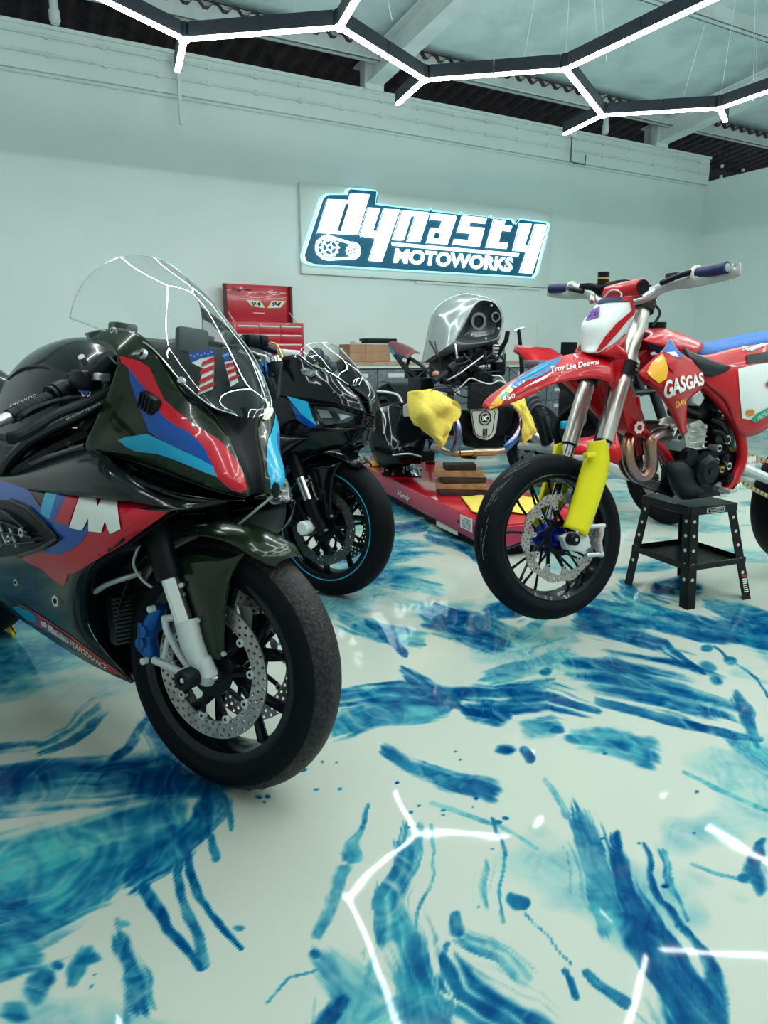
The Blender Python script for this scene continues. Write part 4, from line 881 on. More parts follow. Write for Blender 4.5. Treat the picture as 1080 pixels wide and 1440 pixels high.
text_q(g, 'NISSIN', (c0-up*.5-rt*0, c0+up*.5-rt*0, c0+up*.5-rt, c0-up*.5-rt), M_white); sob2(g, 'caliper_lettering', smooth=False)
g = G(); g.tube([c-up*.75+Vector((0, .012, 0)), c+up*.75+Vector((0, .012, 0))], .024, M_satin, 10); sob2(g, 'brake_caliper')
# ------------------------------------------------------------------ red supermoto on the workshop stand
F3 = Frame((.596, 2.485, 0), 3.64, 0)
FW3 = Frame((.596, 2.485, .362), 3.535, .165)
MX = thing('supermoto_motorcycle', F3.M, 'red supermoto with yellow fork guards and blue seat raised on a black stand', 'motorcycle')
S3 = F3.I @ FW3.M
B3c = (.004, .03, .20)
M_r3 = mat('red_plastic', (.48, .004, .012), .3, 0, .25, spec=.35); M_r3f = mat('red_frame_paint', (.46, .004, .012), .35, .1, .2, spec=.35)
M_neon = mat('acid_yellow_plastic', (.78, .70, .012), .4, spec=.3); M_tube = mat('fork_silver', (.60, .57, .53), .30, .75); M_hub = mat('blue_hub', (.004, .03, .30), .25, .6)
M_b3 = mat('seat_blue', (.004, .10, .36), .6); M_navy = mat('navy_rubber', (.006, .014, .08), .5); M_w3 = mat('white_plastic', (.74, .78, .77), .3, 0, .3)
M_or = mat('sun_yellow', (.85, .42, .01), .35, 0, .3); M_grn = mat('green_sticker', (.01, .34, .20), .4); M_pur = mat('purple_sticker', (.20, .08, .38), .45)
M_eng = mat('engine_grey', (.18, .19, .19), .45, .5, var=(20, .6)); M_silv = mat('engine_silver', (.58, .60, .57), .38, .7, var=(25, .35)); M_guard = mat('handguard_silver', (.50, .53, .53), .35, .4)
M_orange = mat('orange_sticker', (.65, .22, .03), .45); M_chain = mat('gold_chain', (.62, .48, .24), .35, .8)
def n3(px, py, w): return F3.p(px, py, w)
def v3(px, py, w): return FW3.p(px, py, w)
def R3(rows, f=n3): return [[f(*q) for q in r] for r in rows]
def s3(g, name, parent=None, **k):
    o = g.obj(name, parent or MX, **k)
    if parent is None: o.matrix_local = S3
    return o
# front wheel
def spoked(name, ML, parent, R=.30, W=.060, hub=M_hub, disc=1, rd=.157, nsp=18):
    rim = G(); rr = .222; s = W/.06
    rim.lathe([(rr+.006, -.050*s), (rr, -.052*s), (rr-.012, -.046*s), (rr-.020, -.026*s), (rr-.024, -.012), (rr-.024, .012), (rr-.020, .026*s), (rr-.012, .046*s), (rr, .052*s), (rr+.006, .050*s)], (0, 0, 0), (0, 1, 0), M_rimb, 72, closed=True)
    o = rim.obj(name, parent); o.matrix_local = ML
    t = G(); pr = cr([Vector((a, b*s, 0)) for a, b in [(rr-.004, -.044), (rr+.008, -.052), (rr+.024, -.058), (R-.045, -.060), (R-.028, -.055), (R-.015, -.043), (R-.006, -.027), (R-.001, -.010), (R-.001, .010), (R-.006, .027), (R-.015, .043), (R-.028, .055), (R-.045, .060), (rr+.024, .058), (rr+.008, .052), (rr-.004, .044)]], 2)
    t.lathe([(p.x, p.y) for p in pr], (0, 0, 0), (0, 1, 0), M_tyre, 96); ty = t.obj('tyre', o)
    scf = G()
    for k in range(26):
        a = math.radians(-15+random.random()*80); y = .020+random.random()*.022; ln = .02+random.random()*.05; r0 = math.hypot(0, 0)+R-.0035-(y/.03)**2*.0052
        pts = []
        for q in range(4):
            aa = a+ln*q/3/R; yy = y+.004*q/3; ra = float(np.interp(yy, [0, .010, .027, .043, .055], [.2992, .2992, .2943, .2845, .2703]))
            pts.append((ra*math.cos(aa), yy*s, ra*math.sin(aa)))
        scf.tube(pts, .0012, mat('scuff_grey', (.22, .24, .25), .8), 4, flat=.5)
    scf.obj('scuff_mark', ty) if disc else None
    h = G(); h.lathe([(0, -.055), (.020, -.055), (.024, -.045), (.046, -.040), (.046, -.034), (.026, -.026), (.022, 0), (.026, .026), (.046, .034), (.046, .040), (.024, .045), (.020, .060), (0, .060)], (0, 0, 0), (0, 1, 0), hub, 32)
    for k in range(6): a = k*PI/3; h.tube([(.03*math.cos(a), .044, .03*math.sin(a)), (.068*math.cos(a+.3), .050, .068*math.sin(a+.3))], .009, hub, 8)
    h.obj('hub', o)
    for k in range(nsp):
        sg = 1 if k % 2 else -1; a = 2*PI*k/nsp; b = a+(.16 if (k//2) % 2 else -.16)
        g = G(); g.tube([(.044*math.cos(a), sg*.036, .044*math.sin(a)), ((rr-.022)*math.cos(b), sg*.010, (rr-.022)*math.sin(b))], .0048, M_rimb, 6); g.tube([((rr-.045)*math.cos(b), sg*.012, (rr-.045)*math.sin(b)), ((rr-.020)*math.cos(b), sg*.010, (rr-.020)*math.sin(b))], .006, M_rimb, 6); g.obj('spoke', o)
    if disc:
        d = G(); holed(d, rd-.028, rd, 3, 42, 0, M_disc, .0034, wave=.0035); dk = d.obj('brake_disc', o, thick=.004, smooth=False); dk.location = (0, .062, 0)
        for k in range(10):
            c = G(); a = 2*PI*k/10+.2; P = lambda r, t: Vector((r*math.cos(a+t), 0, r*math.sin(a+t)))
            c.prism([P(rd-.026, -.14), P(rd-.045, -.09), P(rd-.058, -.05), P(rd-.058, .05), P(rd-.045, .09), P(rd-.026, .14)], (0, .004, 0), M_disc)
            c.cyl(P(rd-.048, 0)-Vector((0, .003, 0)), P(rd-.048, 0)+Vector((0, .008, 0)), .008, M_alu, 12); c.cyl(P(rd-.048, 0)+Vector((0, .008, 0)), P(rd-.048, 0)+Vector((0, .009, 0)), .004, M_satin, 8)
            c.obj('disc_tab', o).location = (0, .060, 0)
        c = G(); c.lathe([(.040, -.003), (.060, -.003), (.060, .003), (.040, .003)], (0, 0, 0), (0, 1, 0), M_satin, 40, closed=True)
        for k in range(10):
            a = 2*PI*k/10+.2; c.tube([(.056*math.cos(a+.5), 0, .056*math.sin(a+.5)), ((rd-.05)*math.cos(a), 0, (rd-.05)*math.sin(a))], .010, M_satin, 6, flat=.4)
        c.obj('disc_carrier', o).location = (0, .058, 0)
    return o
w3 = spoked('front_wheel', S3, MX)
# fork
up3 = (v3(909.7, 424, .10)-v3(850, 620, .10)).normalized()
for sg, nm in ((1, 'near'), (-1, 'far')):
    a0 = v3(850, 620, .10); top = v3(908, 420, .10); fb = v3(812, 752, .10)
    fl = lambda p: Vector((p.x, p.y*sg, p.z))
    g = G(); g.tube([fl(a0), fl(a0.lerp(top, .40))], .0305, M_tube, 24); g.tube([fl(a0.lerp(top, .40)), fl(a0.lerp(top, .43)), fl(top)], [.0305, .0285, .0285], M_tube, 24); g.tube([fl(a0)-up3*.008, fl(a0)], .028, M_satin, 20); u = s3(g, 'fork_outer_tube')
    g = G(); g.tube([fl(top), fl(top)+up3*.014], .031, M_satin, 20); s3(g, 'fork_cap')
    g = G(); g.tube([fl(fb), fl(a0)], .0235, M_chrome, 20); s3(g, 'fork_inner_tube')
    g = G(); q = fl(a0)+up3*.03; t_ = Vector((0, .026*sg, 0)); text_q(g, 'WP', (q+Vector((.012, .027 if sg > 0 else -.027, 0)), q+Vector((-.012, .027 if sg > 0 else -.027, 0)), q+Vector((-.012, .027 if sg > 0 else -.027, .02)), q+Vector((.012, .027 if sg > 0 else -.027, .02))), M_white) if sg > 0 else None
    if sg > 0: s3(g, 'fork_lettering', smooth=False)
for f0, r in ((.50, .036), (.96, .036)):
    g = G()
    a0 = v3(850, 620, .10); top = v3(908, 420, .10); c = a0.lerp(top, f0)
    for sg in (1, -1): g.tube([Vector((c.x, c.y*sg, c.z))-up3*.025, Vector((c.x, c.y*sg, c.z))+up3*.025], .040, M_satin, 20)
    g.box(Vector((c.x-.025, 0, c.z)), (.05, .17, .035), M_satin, None, .008)
    for k in (-.008, .008): g.cyl(Vector((c.x, c.y, c.z))+Vector((-.02, .028, 0))+up3*k, Vector((c.x, c.y, c.z))+Vector((-.02, .036, 0))+up3*k, .004, M_alu, 8)
    s3(g, 'triple_clamp')
gp = [(834, 621), (838, 616), (846, 615), (853, 621), (856, 634), (855.5, 662), (840, 714), (830, 748), (824, 757), (814, 755), (797, 742), (806, 716), (820, 668)]
for sg in (1, -1):
    P = [v3(a, b, .128) for a, b in gp]; g = G()
    cen = [(833+8, 618), (840, 662), (822, 715), (812, 750)]
    # wrapped guard: sections across the leg
    L_ = [(834, 621), (829, 640), (820, 668), (806, 716), (797, 742)]; Rr = [(850, 617), (856, 634), (855.5, 662), (840, 714), (824, 757)]
    rows = []
    for l, r in zip(L_, Rr):
        a = v3(*l, .112); b = v3(*r, .112); m = (a+b)/2+Vector((0, .024, 0)); mid = [a+Vector((0, -.022, 0)), a, a.lerp(m, .55)+Vector((0, .006, 0)), m, b.lerp(m, .55)+Vector((0, .006, 0)), b, b+Vector((0, -.022, 0))]
        rows.append([Vector((p.x, p.y*sg, p.z)) for p in mid])
    g.surf(dense(rows, 5, 3), M_neon)
    o = s3(g, 'fork_guard', thick=.003)
    if sg > 0:
        g = G(); p = v3(811, 748, .145); g.cyl(p-Vector((0, .004, 0)), p+Vector((0, .004, 0)), .006, M_alu, 10); p = v3(835, 640, .14); g.cyl(p, p+Vector((0, .008, 0)), .005, M_alu, 10); s3(g, 'guard_bolt')
        g = G(); g.box(v3(829, 640, .135), (.04, .03, .02), M_neon, None, .006); s3(g, 'hose_clip')
    g = G(); c = v3(797, 752, .11); q = [v3(a, b, .092) for a, b in ((784, 754), (800, 747), (820, 752), (824, 768), (812, 776), (790, 772))]
    g.prism([Vector((p.x, p.y*sg, p.z)) for p in q], (0, .03*sg, 0), M_alup); s3(g, 'axle_clamp', bevel=.003)
g = G(); c = v3(800, 764, .125); c = Vector((0, 0, 0)); g.lathe([(0, .115), (.017, .115), (.021, .12), (.021, .150), (.016, .156), (0, .156)], c, (0, 1, 0), M_satin, 20); g.cyl((0, .15, 0), (0, .158, 0), .006, M_alu, 8); g.cyl((0, -.12, 0), (0, .12, 0), .011, M_alu, 12); s3(g, 'axle_protector')
g = G(); P = [v3(a, b, .085) for a, b in ((846, 738), (843, 755), (842, 770), (846, 782))]; g.tube(cr(P, 3), [.012, .015, .017, .015, .013, .015, .017, .015, .013, .012], M_alu, 10, flat=.8); cal = s3(g, 'brake_caliper')
g = G()
for a, b, c, d_ in ((826, 741, 850, 739), (824, 781, 848, 779)): g.cyl(v3(a, b, .09), v3(c, d_, .09), .008, M_alup, 10)
s3(g, 'caliper_bracket')
g = G(); a = v3(843, 776, .108); b = v3(846, 744, .108); rt = Vector((-.010, 0, 0)); text_q(g, 'BREMBO', (a, b, b-rt, a-rt), M_r3); s3(g, 'caliper_lettering', smooth=False)
g = G(); g.tube(cr([v3(x, y, w) for x, y, w in ((872, 470, .07), (862, 520, .07), (852, 570, .09), (842, 600, .115), (835, 625, .10), (828, 660, .09), (822, 690, .085))], 4), .0045, M_hose, 8); s3(g, 'brake_hose')
# fender
rows = [[(686, 573, .0), (687, 575, .004), (688, 577, .010)], [(701, 555, 0), (702, 564, .035), (706, 571, .050)], [(729, 531, 0), (735, 545, .05), (742, 558, .068)], [(762, 511, 0), (768, 527, .055), (776, 541, .078)], [(795, 500, 0), (800, 516, .06), (806, 534, .084)], [(830, 495, 0), (832, 512, .07), (836, 532, .09)], [(862, 492, 0), (862, 514, .075), (862, 538, .10)]]
Fd = dense(R3(rows), 5, 5); g = G(); g.surf(Fd, M_r3); fe = g.mirror().obj('front_fender', MX, thick=.003)
B = bvh([Fd])
g = G(); decal(g, F3, B, [(688, 574), (702, 556), (716, 543), (722, 549), (712, 560), (704, 570), (690, 576)], M_or, 4, .003)
decal(g, F3, B, [(716, 543), (730, 531), (762, 511), (792, 502), (778, 519), (760, 530), (740, 537), (722, 549)], mat('fender_blue', (.01, .14, .34), .3, 0, .3), 4, .003)
t = G()
for poly in ([(708, 562), (722, 551), (748, 541), (770, 531), (762, 539), (742, 547), (726, 556), (712, 566)],): decal(t, F3, B, poly, M_r3, 3, .0042)
for poly in ([(726, 538), (748, 524), (776, 509), (766, 518), (744, 530)], [(735, 547), (752, 537), (779, 523), (765, 534), (744, 543)], [(704, 560), (712, 551), (716, 553), (706, 563)]): decal(t, F3, B, poly, M_w3 if poly[0][0] == 735 else M_cyan, 3, .0046)
text_px(t, F3, B, '450', [(707, 566), (724, 559), (723, 554), (707, 560)], M_white, .005)
k = len(g.v); 
for q, f in enumerate(t.f): g.f.append(tuple(k+i for i in f)); g.m.append(g.mi(t.mats[t.m[q]]))
g.v += t.v; g.obj('fender_graphics', fe, smooth=False, label='yellow, blue and red graphics on the fender tip')
g = G(); text_px(g, F3, B, 'Troy Lee Designs', [(775, 526), (843, 514), (842, 506), (774, 518)], M_white, .0045, shear=.25, offset=0) if False else text_px(g, F3, B, 'Troy Lee Designs', [(775, 527), (842, 515), (842, 506), (774, 517)], M_white, .0045, shear=.2, offset=.02); g.obj('fender_lettering', fe, smooth=False, label='white lettering')
# number plate
rows = [[(846, 420, .0), (868, 418, .05), (889, 416, .085)], [(832, 437, .0), (862, 438, .06), (893, 440, .095)], [(818, 456, .0), (850, 459, .06), (882, 464, .09)], [(817, 478, 0), (842, 482, .055), (866, 482, .08)], [(818, 494, .0), (828, 496, .04), (842, 496, .06)]]
rows = [[(a-0, b, w+.0) for a, b, w in r] for r in rows]
off = Vector((.0, 0, 0))
Pl = dense(R3(rows), 5, 5); g = G(); g.surf(Pl, M_w3); pl = g.obj('number_plate', MX, thick=.003); 
B = bvh([Pl])
g = G(); decal(g, F3, B, [(884, 417), (889, 416), (894, 440), (881, 452), (868, 468), (852, 486), (842, 495), (838, 494), (850, 474), (866, 455), (888, 437)], M_r3, 4, .004); decal(g, F3, B, [(838, 430), (846, 420), (884, 417), (885, 424), (852, 426)], M_navy, 4, .004)
t = G(); decal(t, F3, B, [(874, 418), (884, 417), (885, 423), (875, 424)], M_r3, 3, .005); g.add(t.v, t.f, M_r3); g.obj('plate_border', pl, smooth=False, label='red and navy border')
g = G(); decal(g, F3, B, [(830, 437), (844, 432), (843, 446), (823, 452)], M_pur, 3, .0045); t = G(); text_px(t, F3, B, '26', [(826, 448), (841, 444), (842, 436), (830, 440)], M_navy, .006); g.add(t.v, t.f, M_navy); g.obj('plate_sticker', pl, smooth=False, label='purple sticker')
g = G(); g.surf(dense(R3([[(818, 493, 0), (845, 493, .06), (866, 483, .085)], [(822, 500, 0), (850, 498, .07), (880, 494, .1)], [(856, 505, .0), (868, 505, .08), (884, 505, .1)]]), 4, 4), M_r3); g.mirror().obj('plate_base', MX, thick=.003)
g = G(); g.surf(dense(R3([[(856, 492, .05), (868, 480, .05), (880, 470, .04)], [(856, 530, .06), (868, 520, .06), (880, 505, .05)], [(860, 552, .04), (868, 545, .05), (876, 535, .04)]]), 4, 4), M_r3); g.obj('fork_shroud', MX, thick=.002)
# handlebar
g = G(); bl = n3(912, 410, .11); br_ = Vector((bl.x, -bl.y, bl.z)); tl = n3(1024, 376, .40); gl = n3(965, 388, .24)
hb = cr([Vector((tl.x, -tl.y, tl.z)), Vector((gl.x, -gl.y, gl.z)), Vector((bl.x, -bl.y, bl.z-.02)), Vector((bl.x, 0, bl.z-.03)), Vector((bl.x, bl.y, bl.z-.02)), gl, tl], 4); g.tube(hb, .0125, M_alu, 12); bar3 = g.obj('handlebar', MX)
for sg in (1, -1):
    y = lambda p: Vector((p.x, p.y*sg, p.z)); g = G(); g.tube([y(tl.lerp(gl, .02)), y(tl.lerp(gl, .72))], .0185, M_navy, 16); g.tube([y(tl.lerp(gl, .70)), y(tl.lerp(gl, .76))], .026, M_cream, 16); g.obj('grip', bar3)
    g = G(); Q = [n3(1036, 371, .42), n3(1036, 379, .42), n3(1020, 385, .38), n3(980, 394, .29), n3(940, 402, .19), n3(915, 412, .13)]
    hg = cr([y(q) for q in Q], 3); g.tube(hg, [.012]*3+[.022]*8+[.018]*5, M_guard, 10, flat=.45); g.obj('hand_guard', bar3)
    g = G(); g.tube(cr([y(n3(x, yy, w)) for x, yy, w in ((930, 398, .18), (955, 388, .25), (975, 382, .28))], 3), .009, M_satin, 8); g.box(y(n3(950, 390, .20)), (.05, .05, .03), M_satin, None, .008); g.tube([y(n3(925, 405, .15)), y(n3(905, 418, .12))], .01, M_alu, 8); g.obj('lever_perch', bar3)
g = G(); a = n3(856, 413, -.12); b = n3(904, 404, .09); g.tube([a, a.lerp(b, .03), a.lerp(b, .97), b], [.024, .030, .030, .027], M_r3, 18); pad = g.obj('bar_pad', bar3, label='red bar pad'); g = G(); d_ = (b-a).normalized(); g.cyl(b, b+d_*.004, .024, M_satin, 18); g.obj('pad_end', pad)
g = G(); c = n3(848, 400, -.20); g.cyl(c, c+Vector((0, 0, .045)), .022, M_satin, 18); g.cyl(c+Vector((0, 0, .018)), c+Vector((0, 0, .024)), .023, M_gold, 18); g.box(c-Vector((0, 0, .02)), (.06, .06, .04), M_satin, None, .012); g.box(c+Vector((0, .05, -.02)), (.05, .06, .05), M_plast, None, .012); g.box(c+Vector((0, .02, -.05)), (.04, .10, .03), M_grey, None, .01); g.obj('brake_reservoir', bar3)
g = G(); g.tube(cr([n3(x, y, w) for x, y, w in ((852, 398, -.2), (880, 394, -.1), (900, 398, 0), (915, 402, .08))], 4), .004, M_hose, 6); g.tube(cr([n3(x, y, w) for x, y, w in ((848, 420, -.12), (860, 408, -.05), (874, 412, 0), (870, 425, .02))], 4), .003, M_alup, 6); g.tube(cr([n3(x, y, w) for x, y, w in ((918, 425, .04), (928, 440, .04), (918, 458, .03))], 4), .005, M_hose, 6); g.obj('control_cable', MX)
# tank, seat, shroud, side panels
E = [n3(*q) for q in ((903, 478, .09), (925, 486, .12), (950, 492, .12), (975, 500, .11))]; C = [n3(*q) for q in ((900, 468, 0), (921, 461, 0), (946, 468, 0), (975, 480, 0))]
g = G(); g.surf(dense(arcrows([Vector((p.x, -p.y, p.z)) for p in E], C, 6), 4, 2), M_r3); tk3 = g.mirror().obj('fuel_tank', MX, thick=.002); g = G(); c = n3(924, 462, 0); g.cyl(c, c+Vector((0, 0, .022)), .032, M_satin, 24); g.obj('tank_cap', tk3)
E = [n3(*q) for q in ((943, 478, .06), (975, 496, .085), (994, 500, .09), (1031, 492, .09), (1082, 484, .09), (1200, 470, .08))]; C = [n3(*q) for q in ((943, 471, 0), (970, 477, 0), (990, 481, 0), (1031, 475, 0), (1082, 464, 0), (1200, 448, 0))]
g = G(); g.surf(dense(arcrows([Vector((p.x, -p.y, p.z)) for p in E], C, 6), 4, 2), M_b3); g.mirror().obj('seat', MX, thick=.002, label='blue seat')
sh = [[(943, 475, .16), (950, 488, .19), (962, 500, .19), (985, 512, .17)], [(930, 494, .20), (945, 505, .22), (958, 520, .215), (990, 535, .18)], [(899, 523, .20), (922, 535, .23), (950, 545, .235), (985, 548, .19)], [(912, 533, .20), (930, 550, .225), (953, 565, .225), (968, 562, .2)], [(940, 575, .19), (948, 585, .20), (957, 590, .205), (965, 582, .19)], [(955, 606, .17), (959, 611, .18), (962, 612, .18), (965, 606, .17)]]
Sh = dense(R3(sh), 5, 5); g = G(); g.surf(Sh, M_r3); g.flip().obj('radiator_shroud', MX, thick=.003); shr = g.obj('radiator_shroud', MX, thick=.003)
B = bvh([Sh])
def grp(name, par, lst, F=F3, lab=None):
    g = G(); o_ = .003
    for poly, m in lst:
        t = G()
        if isinstance(poly, tuple): text_px(t, F, B, poly[0], poly[1], m, o_, **(poly[2] if len(poly) > 2 else {}))
        else: decal(t, F, B, poly, m, 4, o_)
        g.add(t.v, t.f, m); o_ += .0012
    return g.obj(name, par, smooth=False, label=lab)
grp('shroud_graphics', shr, [([(940, 478), (944, 474), (952, 486), (962, 498), (958, 505), (946, 500), (932, 495)], M_b3), ([(909, 524), (916, 510), (930, 498), (936, 506), (938, 520), (936, 533), (926, 539), (916, 532)], M_or),
  ([(934, 500), (944, 497), (950, 508), (944, 512), (952, 520), (946, 524), (940, 519), (937, 512)], M_r3), ([(936, 497), (948, 496), (952, 503), (944, 501)], M_white), (('GAS', [(934, 560), (962, 549), (960, 528), (932, 536)], dict(offset=.035)), M_white), (('GAS', [(962, 549), (987, 541), (985, 524), (960, 530)], dict(offset=.035)), M_white), (('DAV', [(948, 572), (962, 568), (961, 560), (947, 563)], dict(offset=.04)), M_or)], lab='white lettering, yellow sun and blue corner')
g = G(); BP = R3([[(960, 489, .165), (985, 500, .17), (1027, 516, .15)], [(965, 500, .18), (985, 512, .18), (1022, 522, .16)], [(968, 514, .17), (985, 525, .175), (1000, 530, .16)]]); g.surf(dense(BP, 4, 4), M_plast); g.obj('knee_guard', MX, thick=.004)
sp_ = [[(978, 498, .12), (985, 515, .14), (990, 535, .15), (998, 545, .14)], [(994, 499, .12), (1005, 520, .15), (1012, 545, .155), (1020, 566, .14)], [(1031, 490, .12), (1036, 520, .155), (1040, 560, .16), (1044, 612, .14)], [(1082, 482, .12), (1082, 515, .155), (1082, 560, .165), (1082, 600, .15)], [(1160, 472, .10), (1155, 492, .12), (1148, 515, .13), (1135, 545, .12)]]
Sp = dense(R3(sp_), 5, 5); g = G(); g.surf(Sp, M_r3); g.flip().obj('side_panel', MX, thick=.003); sd = g.obj('side_panel', MX, thick=.003)
B = bvh([Sp])
grp('side_graphics', sd, [([(1037, 519), (1060, 513), (1118, 506), (1112, 552), (1080, 578), (1058, 591), (1043, 588), (1040, 560)], M_w3), ([(1048, 500), (1082, 494), (1120, 488), (1120, 503), (1082, 509), (1050, 512)], M_satin), ([(1055, 590), (1062, 582), (1110, 556), (1110, 566), (1060, 594)], M_grn), ([(1047, 580), (1050, 576), (1057, 575), (1060, 579), (1057, 584), (1050, 585)], M_orange), ([(1074, 540), (1082, 531), (1086, 529), (1086, 546), (1082, 540), (1078, 546)], M_r3), (('GASGAS', [(1060, 491), (1079, 485), (1078, 477), (1059, 482)]), M_white), (('MOTOREX', [(1064, 590), (1090, 574), (1088, 569), (1062, 585)]), M_white), (('1', [(1085, 545), (1095, 543), (1095, 515), (1085, 517)]), M_r3)], lab='white side number panel with stickers')
# frame
g = G()
def fr3(pts, r, m=M_r3f, n=12, flat=1.): g.tube(cr([n3(*p) for p in pts], 5), r, m, n, flat=flat)
fr3(((985, 535, .10), (1005, 555, .115), (1028, 585, .12), (1041, 612, .12), (1043, 645, .12), (1034, 670, .12), (1022, 690, .12)), .021)
fr3(((985, 535, -.10), (1005, 555, -.115), (1028, 585, -.12), (1041, 612, -.12), (1043, 645, -.12), (1022, 690, -.12)), .021)
fr3(((905, 500, .0), (925, 520, .05), (985, 535, .10)), .022); fr3(((905, 500, .0), (925, 520, -.05), (985, 535, -.10)), .022)
fr3(((893, 560, .02), (900, 600, .045), (922, 620, .05), (942, 648, .06), (960, 690, .07)), .016); fr3(((893, 560, -.02), (900, 600, -.045), (922, 625, -.05), (942, 655, -.06), (960, 695, -.07)), .016)
fr3(((893, 600, .0), (897, 625, .0), (900, 640, .0)), .01)
g.obj('frame', MX)
g = G(); hd = [n3(*q) for q in ((866, 520, .05), (884, 530, .06), (893, 560, .06), (904, 590, .06), (915, 612, .05), (900, 616, .05), (884, 606, .05), (874, 570, .05))]; g.prism(hd, (0, -.08, 0), M_r3); hs = g.obj('radiator_louvre', MX, bevel=.004)
g = G(); c = n3(899, 601, .064)
g.prism([c+Vector((.022*math.cos(a)*(1+.25*(i % 2)), 0, .020*math.sin(a)*(1+.25*(i % 2)))) for i, a in enumerate([PI*2*j/16 for j in range(16)])], (0, .0015, 0), M_white); g.prism([c+Vector((.012*math.cos(a), .0016, .011*math.sin(a))) for a in [PI*2*j/10 for j in range(10)]], (0, .001, 0), M_r3); g.obj('emblem_sticker', hs, smooth=False, label='white sun emblem')
# engine
g = G()
g.box(n3(985, 660, 0), (.26, .20, .20), M_satin, None, .03); g.box(n3(1000, 610, 0), (.14, .15, .14), M_satin, None, .03); g.box(n3(975, 570, 0), (.13, .16, .10), M_satin, None, .02)
eng = g.obj('engine', MX)
g = G(); cy = [n3(*q) for q in ((962, 600, .09), (985, 590, .09), (995, 600, .09), (990, 632, .09), (965, 636, .09))]; g.prism(cy, (0, -.16, 0), M_silv)
for k in range(5): g.box(n3(978, 598+k*8, .085), (.10, .03, .006), M_silv)
for x, y in ((966, 606), (990, 600), (986, 628), (968, 630)): p = n3(x, y, .092); g.cyl(p, p+Vector((0, .012, 0)), .008, M_alu, 6)
g.obj('cylinder', eng, bevel=.004)
g = G(); c = n3(986, 661, .12); g.tube([c, c+Vector((0, .03, 0)), c+Vector((0, .045, 0))], [.068, .064, .045], M_satin, 7); g.tube([c+Vector((0, .04, 0)), c+Vector((0, .05, 0))], .012, M_plast, 10); g.tube([c+Vector((.075, -.02, .055)), c+Vector((.075, .015, .055))], .035, M_satin, 7); g.obj('ignition_cover', eng)
for i, (x, y, w, r, m) in enumerate(((1012, 600, .1, .022, M_plast), (1020, 618, .1, .018, M_alu), (1008, 630, .11, .014, M_alu), (1018, 645, .11, .02, M_satin), (1012, 660, .12, .013, M_gold), (1022, 655, .12, .015, M_chrome), (1008, 585, .1, .016, M_satin), (1000, 572, .09, .015, M_plast), (952, 615, .06, .016, M_alu), (946, 600, .06, .012, M_alu), (1024, 672, .13, .02, M_satin), (1005, 648, .11, .012, M_alu))):
    g = G(); p = n3(x, y, w); g.cyl(p-Vector((0, .03, 0)), p+Vector((0, .012, 0)), r, m, 10); g.cyl(p+Vector((0, .012, 0)), p+Vector((0, .016, 0)), r*.5, M_satin, 8); g.obj('engine_fitting', eng)
g = G()
for pts in (((1000, 590, .1), (1014, 596, .12), (1024, 610, .1)), ((1002, 605, .1), (1016, 610, .12), (1022, 625, .1)), ((950, 560, .08), (965, 575, .09), (985, 582, .09)), ((940, 600, .05), (955, 606, .06), (966, 640, .08))): g.tube(cr([n3(*p) for p in pts], 4), .009, M_plast, 8)
g.tube(cr([n3(*p) for p in ((946, 612, .08), (952, 600, .09), (962, 596, .09))], 4), .007, M_chrome, 8)
g.obj('coolant_hose', eng)
g = G(); g.tube(cr([n3(*p) for p in ((958, 615, .0), (930, 610, .05), (915, 620, .07), (916, 645, .07), (914, 662, .07), (901, 672, .06), (888, 660, .05), (883, 640, .04), (885, 618, .02), (900, 600, -.02), (940, 600, -.08), (1010, 600, -.14))], 5), .024, M_copper, 16); g.obj('exhaust_header', MX, label='bronzed U-shaped exhaust bend')
g = G(); hr = [n3(*q) for q in ((975, 555, .14), (985, 548, .14), (992, 560, .14), (985, 572, .14), (973, 566, .14))]; g.prism(hr, (0, -.06, 0), M_guard); g.obj('side_box', eng, bevel=.006)
sk = [[(936, 648, .10), (950, 648, .12), (962, 650, .13), (975, 660, .13)], [(938, 668, .11), (952, 668, .14), (966, 668, .145), (978, 674, .14)], [(946, 690, .09), (958, 690, .12), (972, 688, .13), (985, 686, .13)], [(958, 702, .02), (970, 702, .04), (982, 700, .05), (1000, 696, .06)]]
g = G(); g.surf(dense(R3(sk), 4, 4), M_plast); g.obj('skid_plate', MX, thick=.004); g.flip().obj('skid_plate', MX, thick=.004)
# swingarm, chain, rear wheel
RW = Vector((-1.52, 0, .355))
g = G(); a = n3(1035, 655, .10); g.tube([a, Vector((RW.x, .105, RW.z))], [.045, .028], M_w3, 12, flat=.5); g.tube([Vector((a.x, -a.y, a.z)), Vector((RW.x, -.105, RW.z))], [.045, .028], M_w3, 12, flat=.5); g.box(Vector((a.x-.10, 0, a.z)), (.06, .20, .07), M_w3, None, .01); sw = g.obj('swingarm', MX)
g = G(); b_ = bvh([[[Vector((a.x, .13, a.z-.05)), Vector((a.x, .13, a.z+.05))], [Vector((RW.x, .13, RW.z-.05)), Vector((RW.x, .13, RW.z+.05))]]])
text_px(g, F3, b_, 'brembo', [(1072, 653), (1092, 651), (1092, 647), (1072, 649)], M_r3, .003); text_px(g, F3, b_, 'SUPER', [(1050, 653), (1066, 652), (1066, 648), (1050, 649)], M_r3, .003); g.obj('swingarm_sticker', sw, smooth=False)
g = G(); sp0 = n3(1018, 660, .075)
def chain(g, pts):
    P = cr([Vector(p) for p in pts], 14)
    for i in range(len(P)-1):
        g.box((P[i]+P[i+1])/2, ((P[i+1]-P[i]).length*.8, .014 if i % 2 else .009, .013), M_chain, Matrix.Identity(4))
u0 = n3(1046, 631, .09); u1 = n3(1082, 631, .09); l0 = n3(1052, 680, .09); l1 = n3(1082, 690, .09)
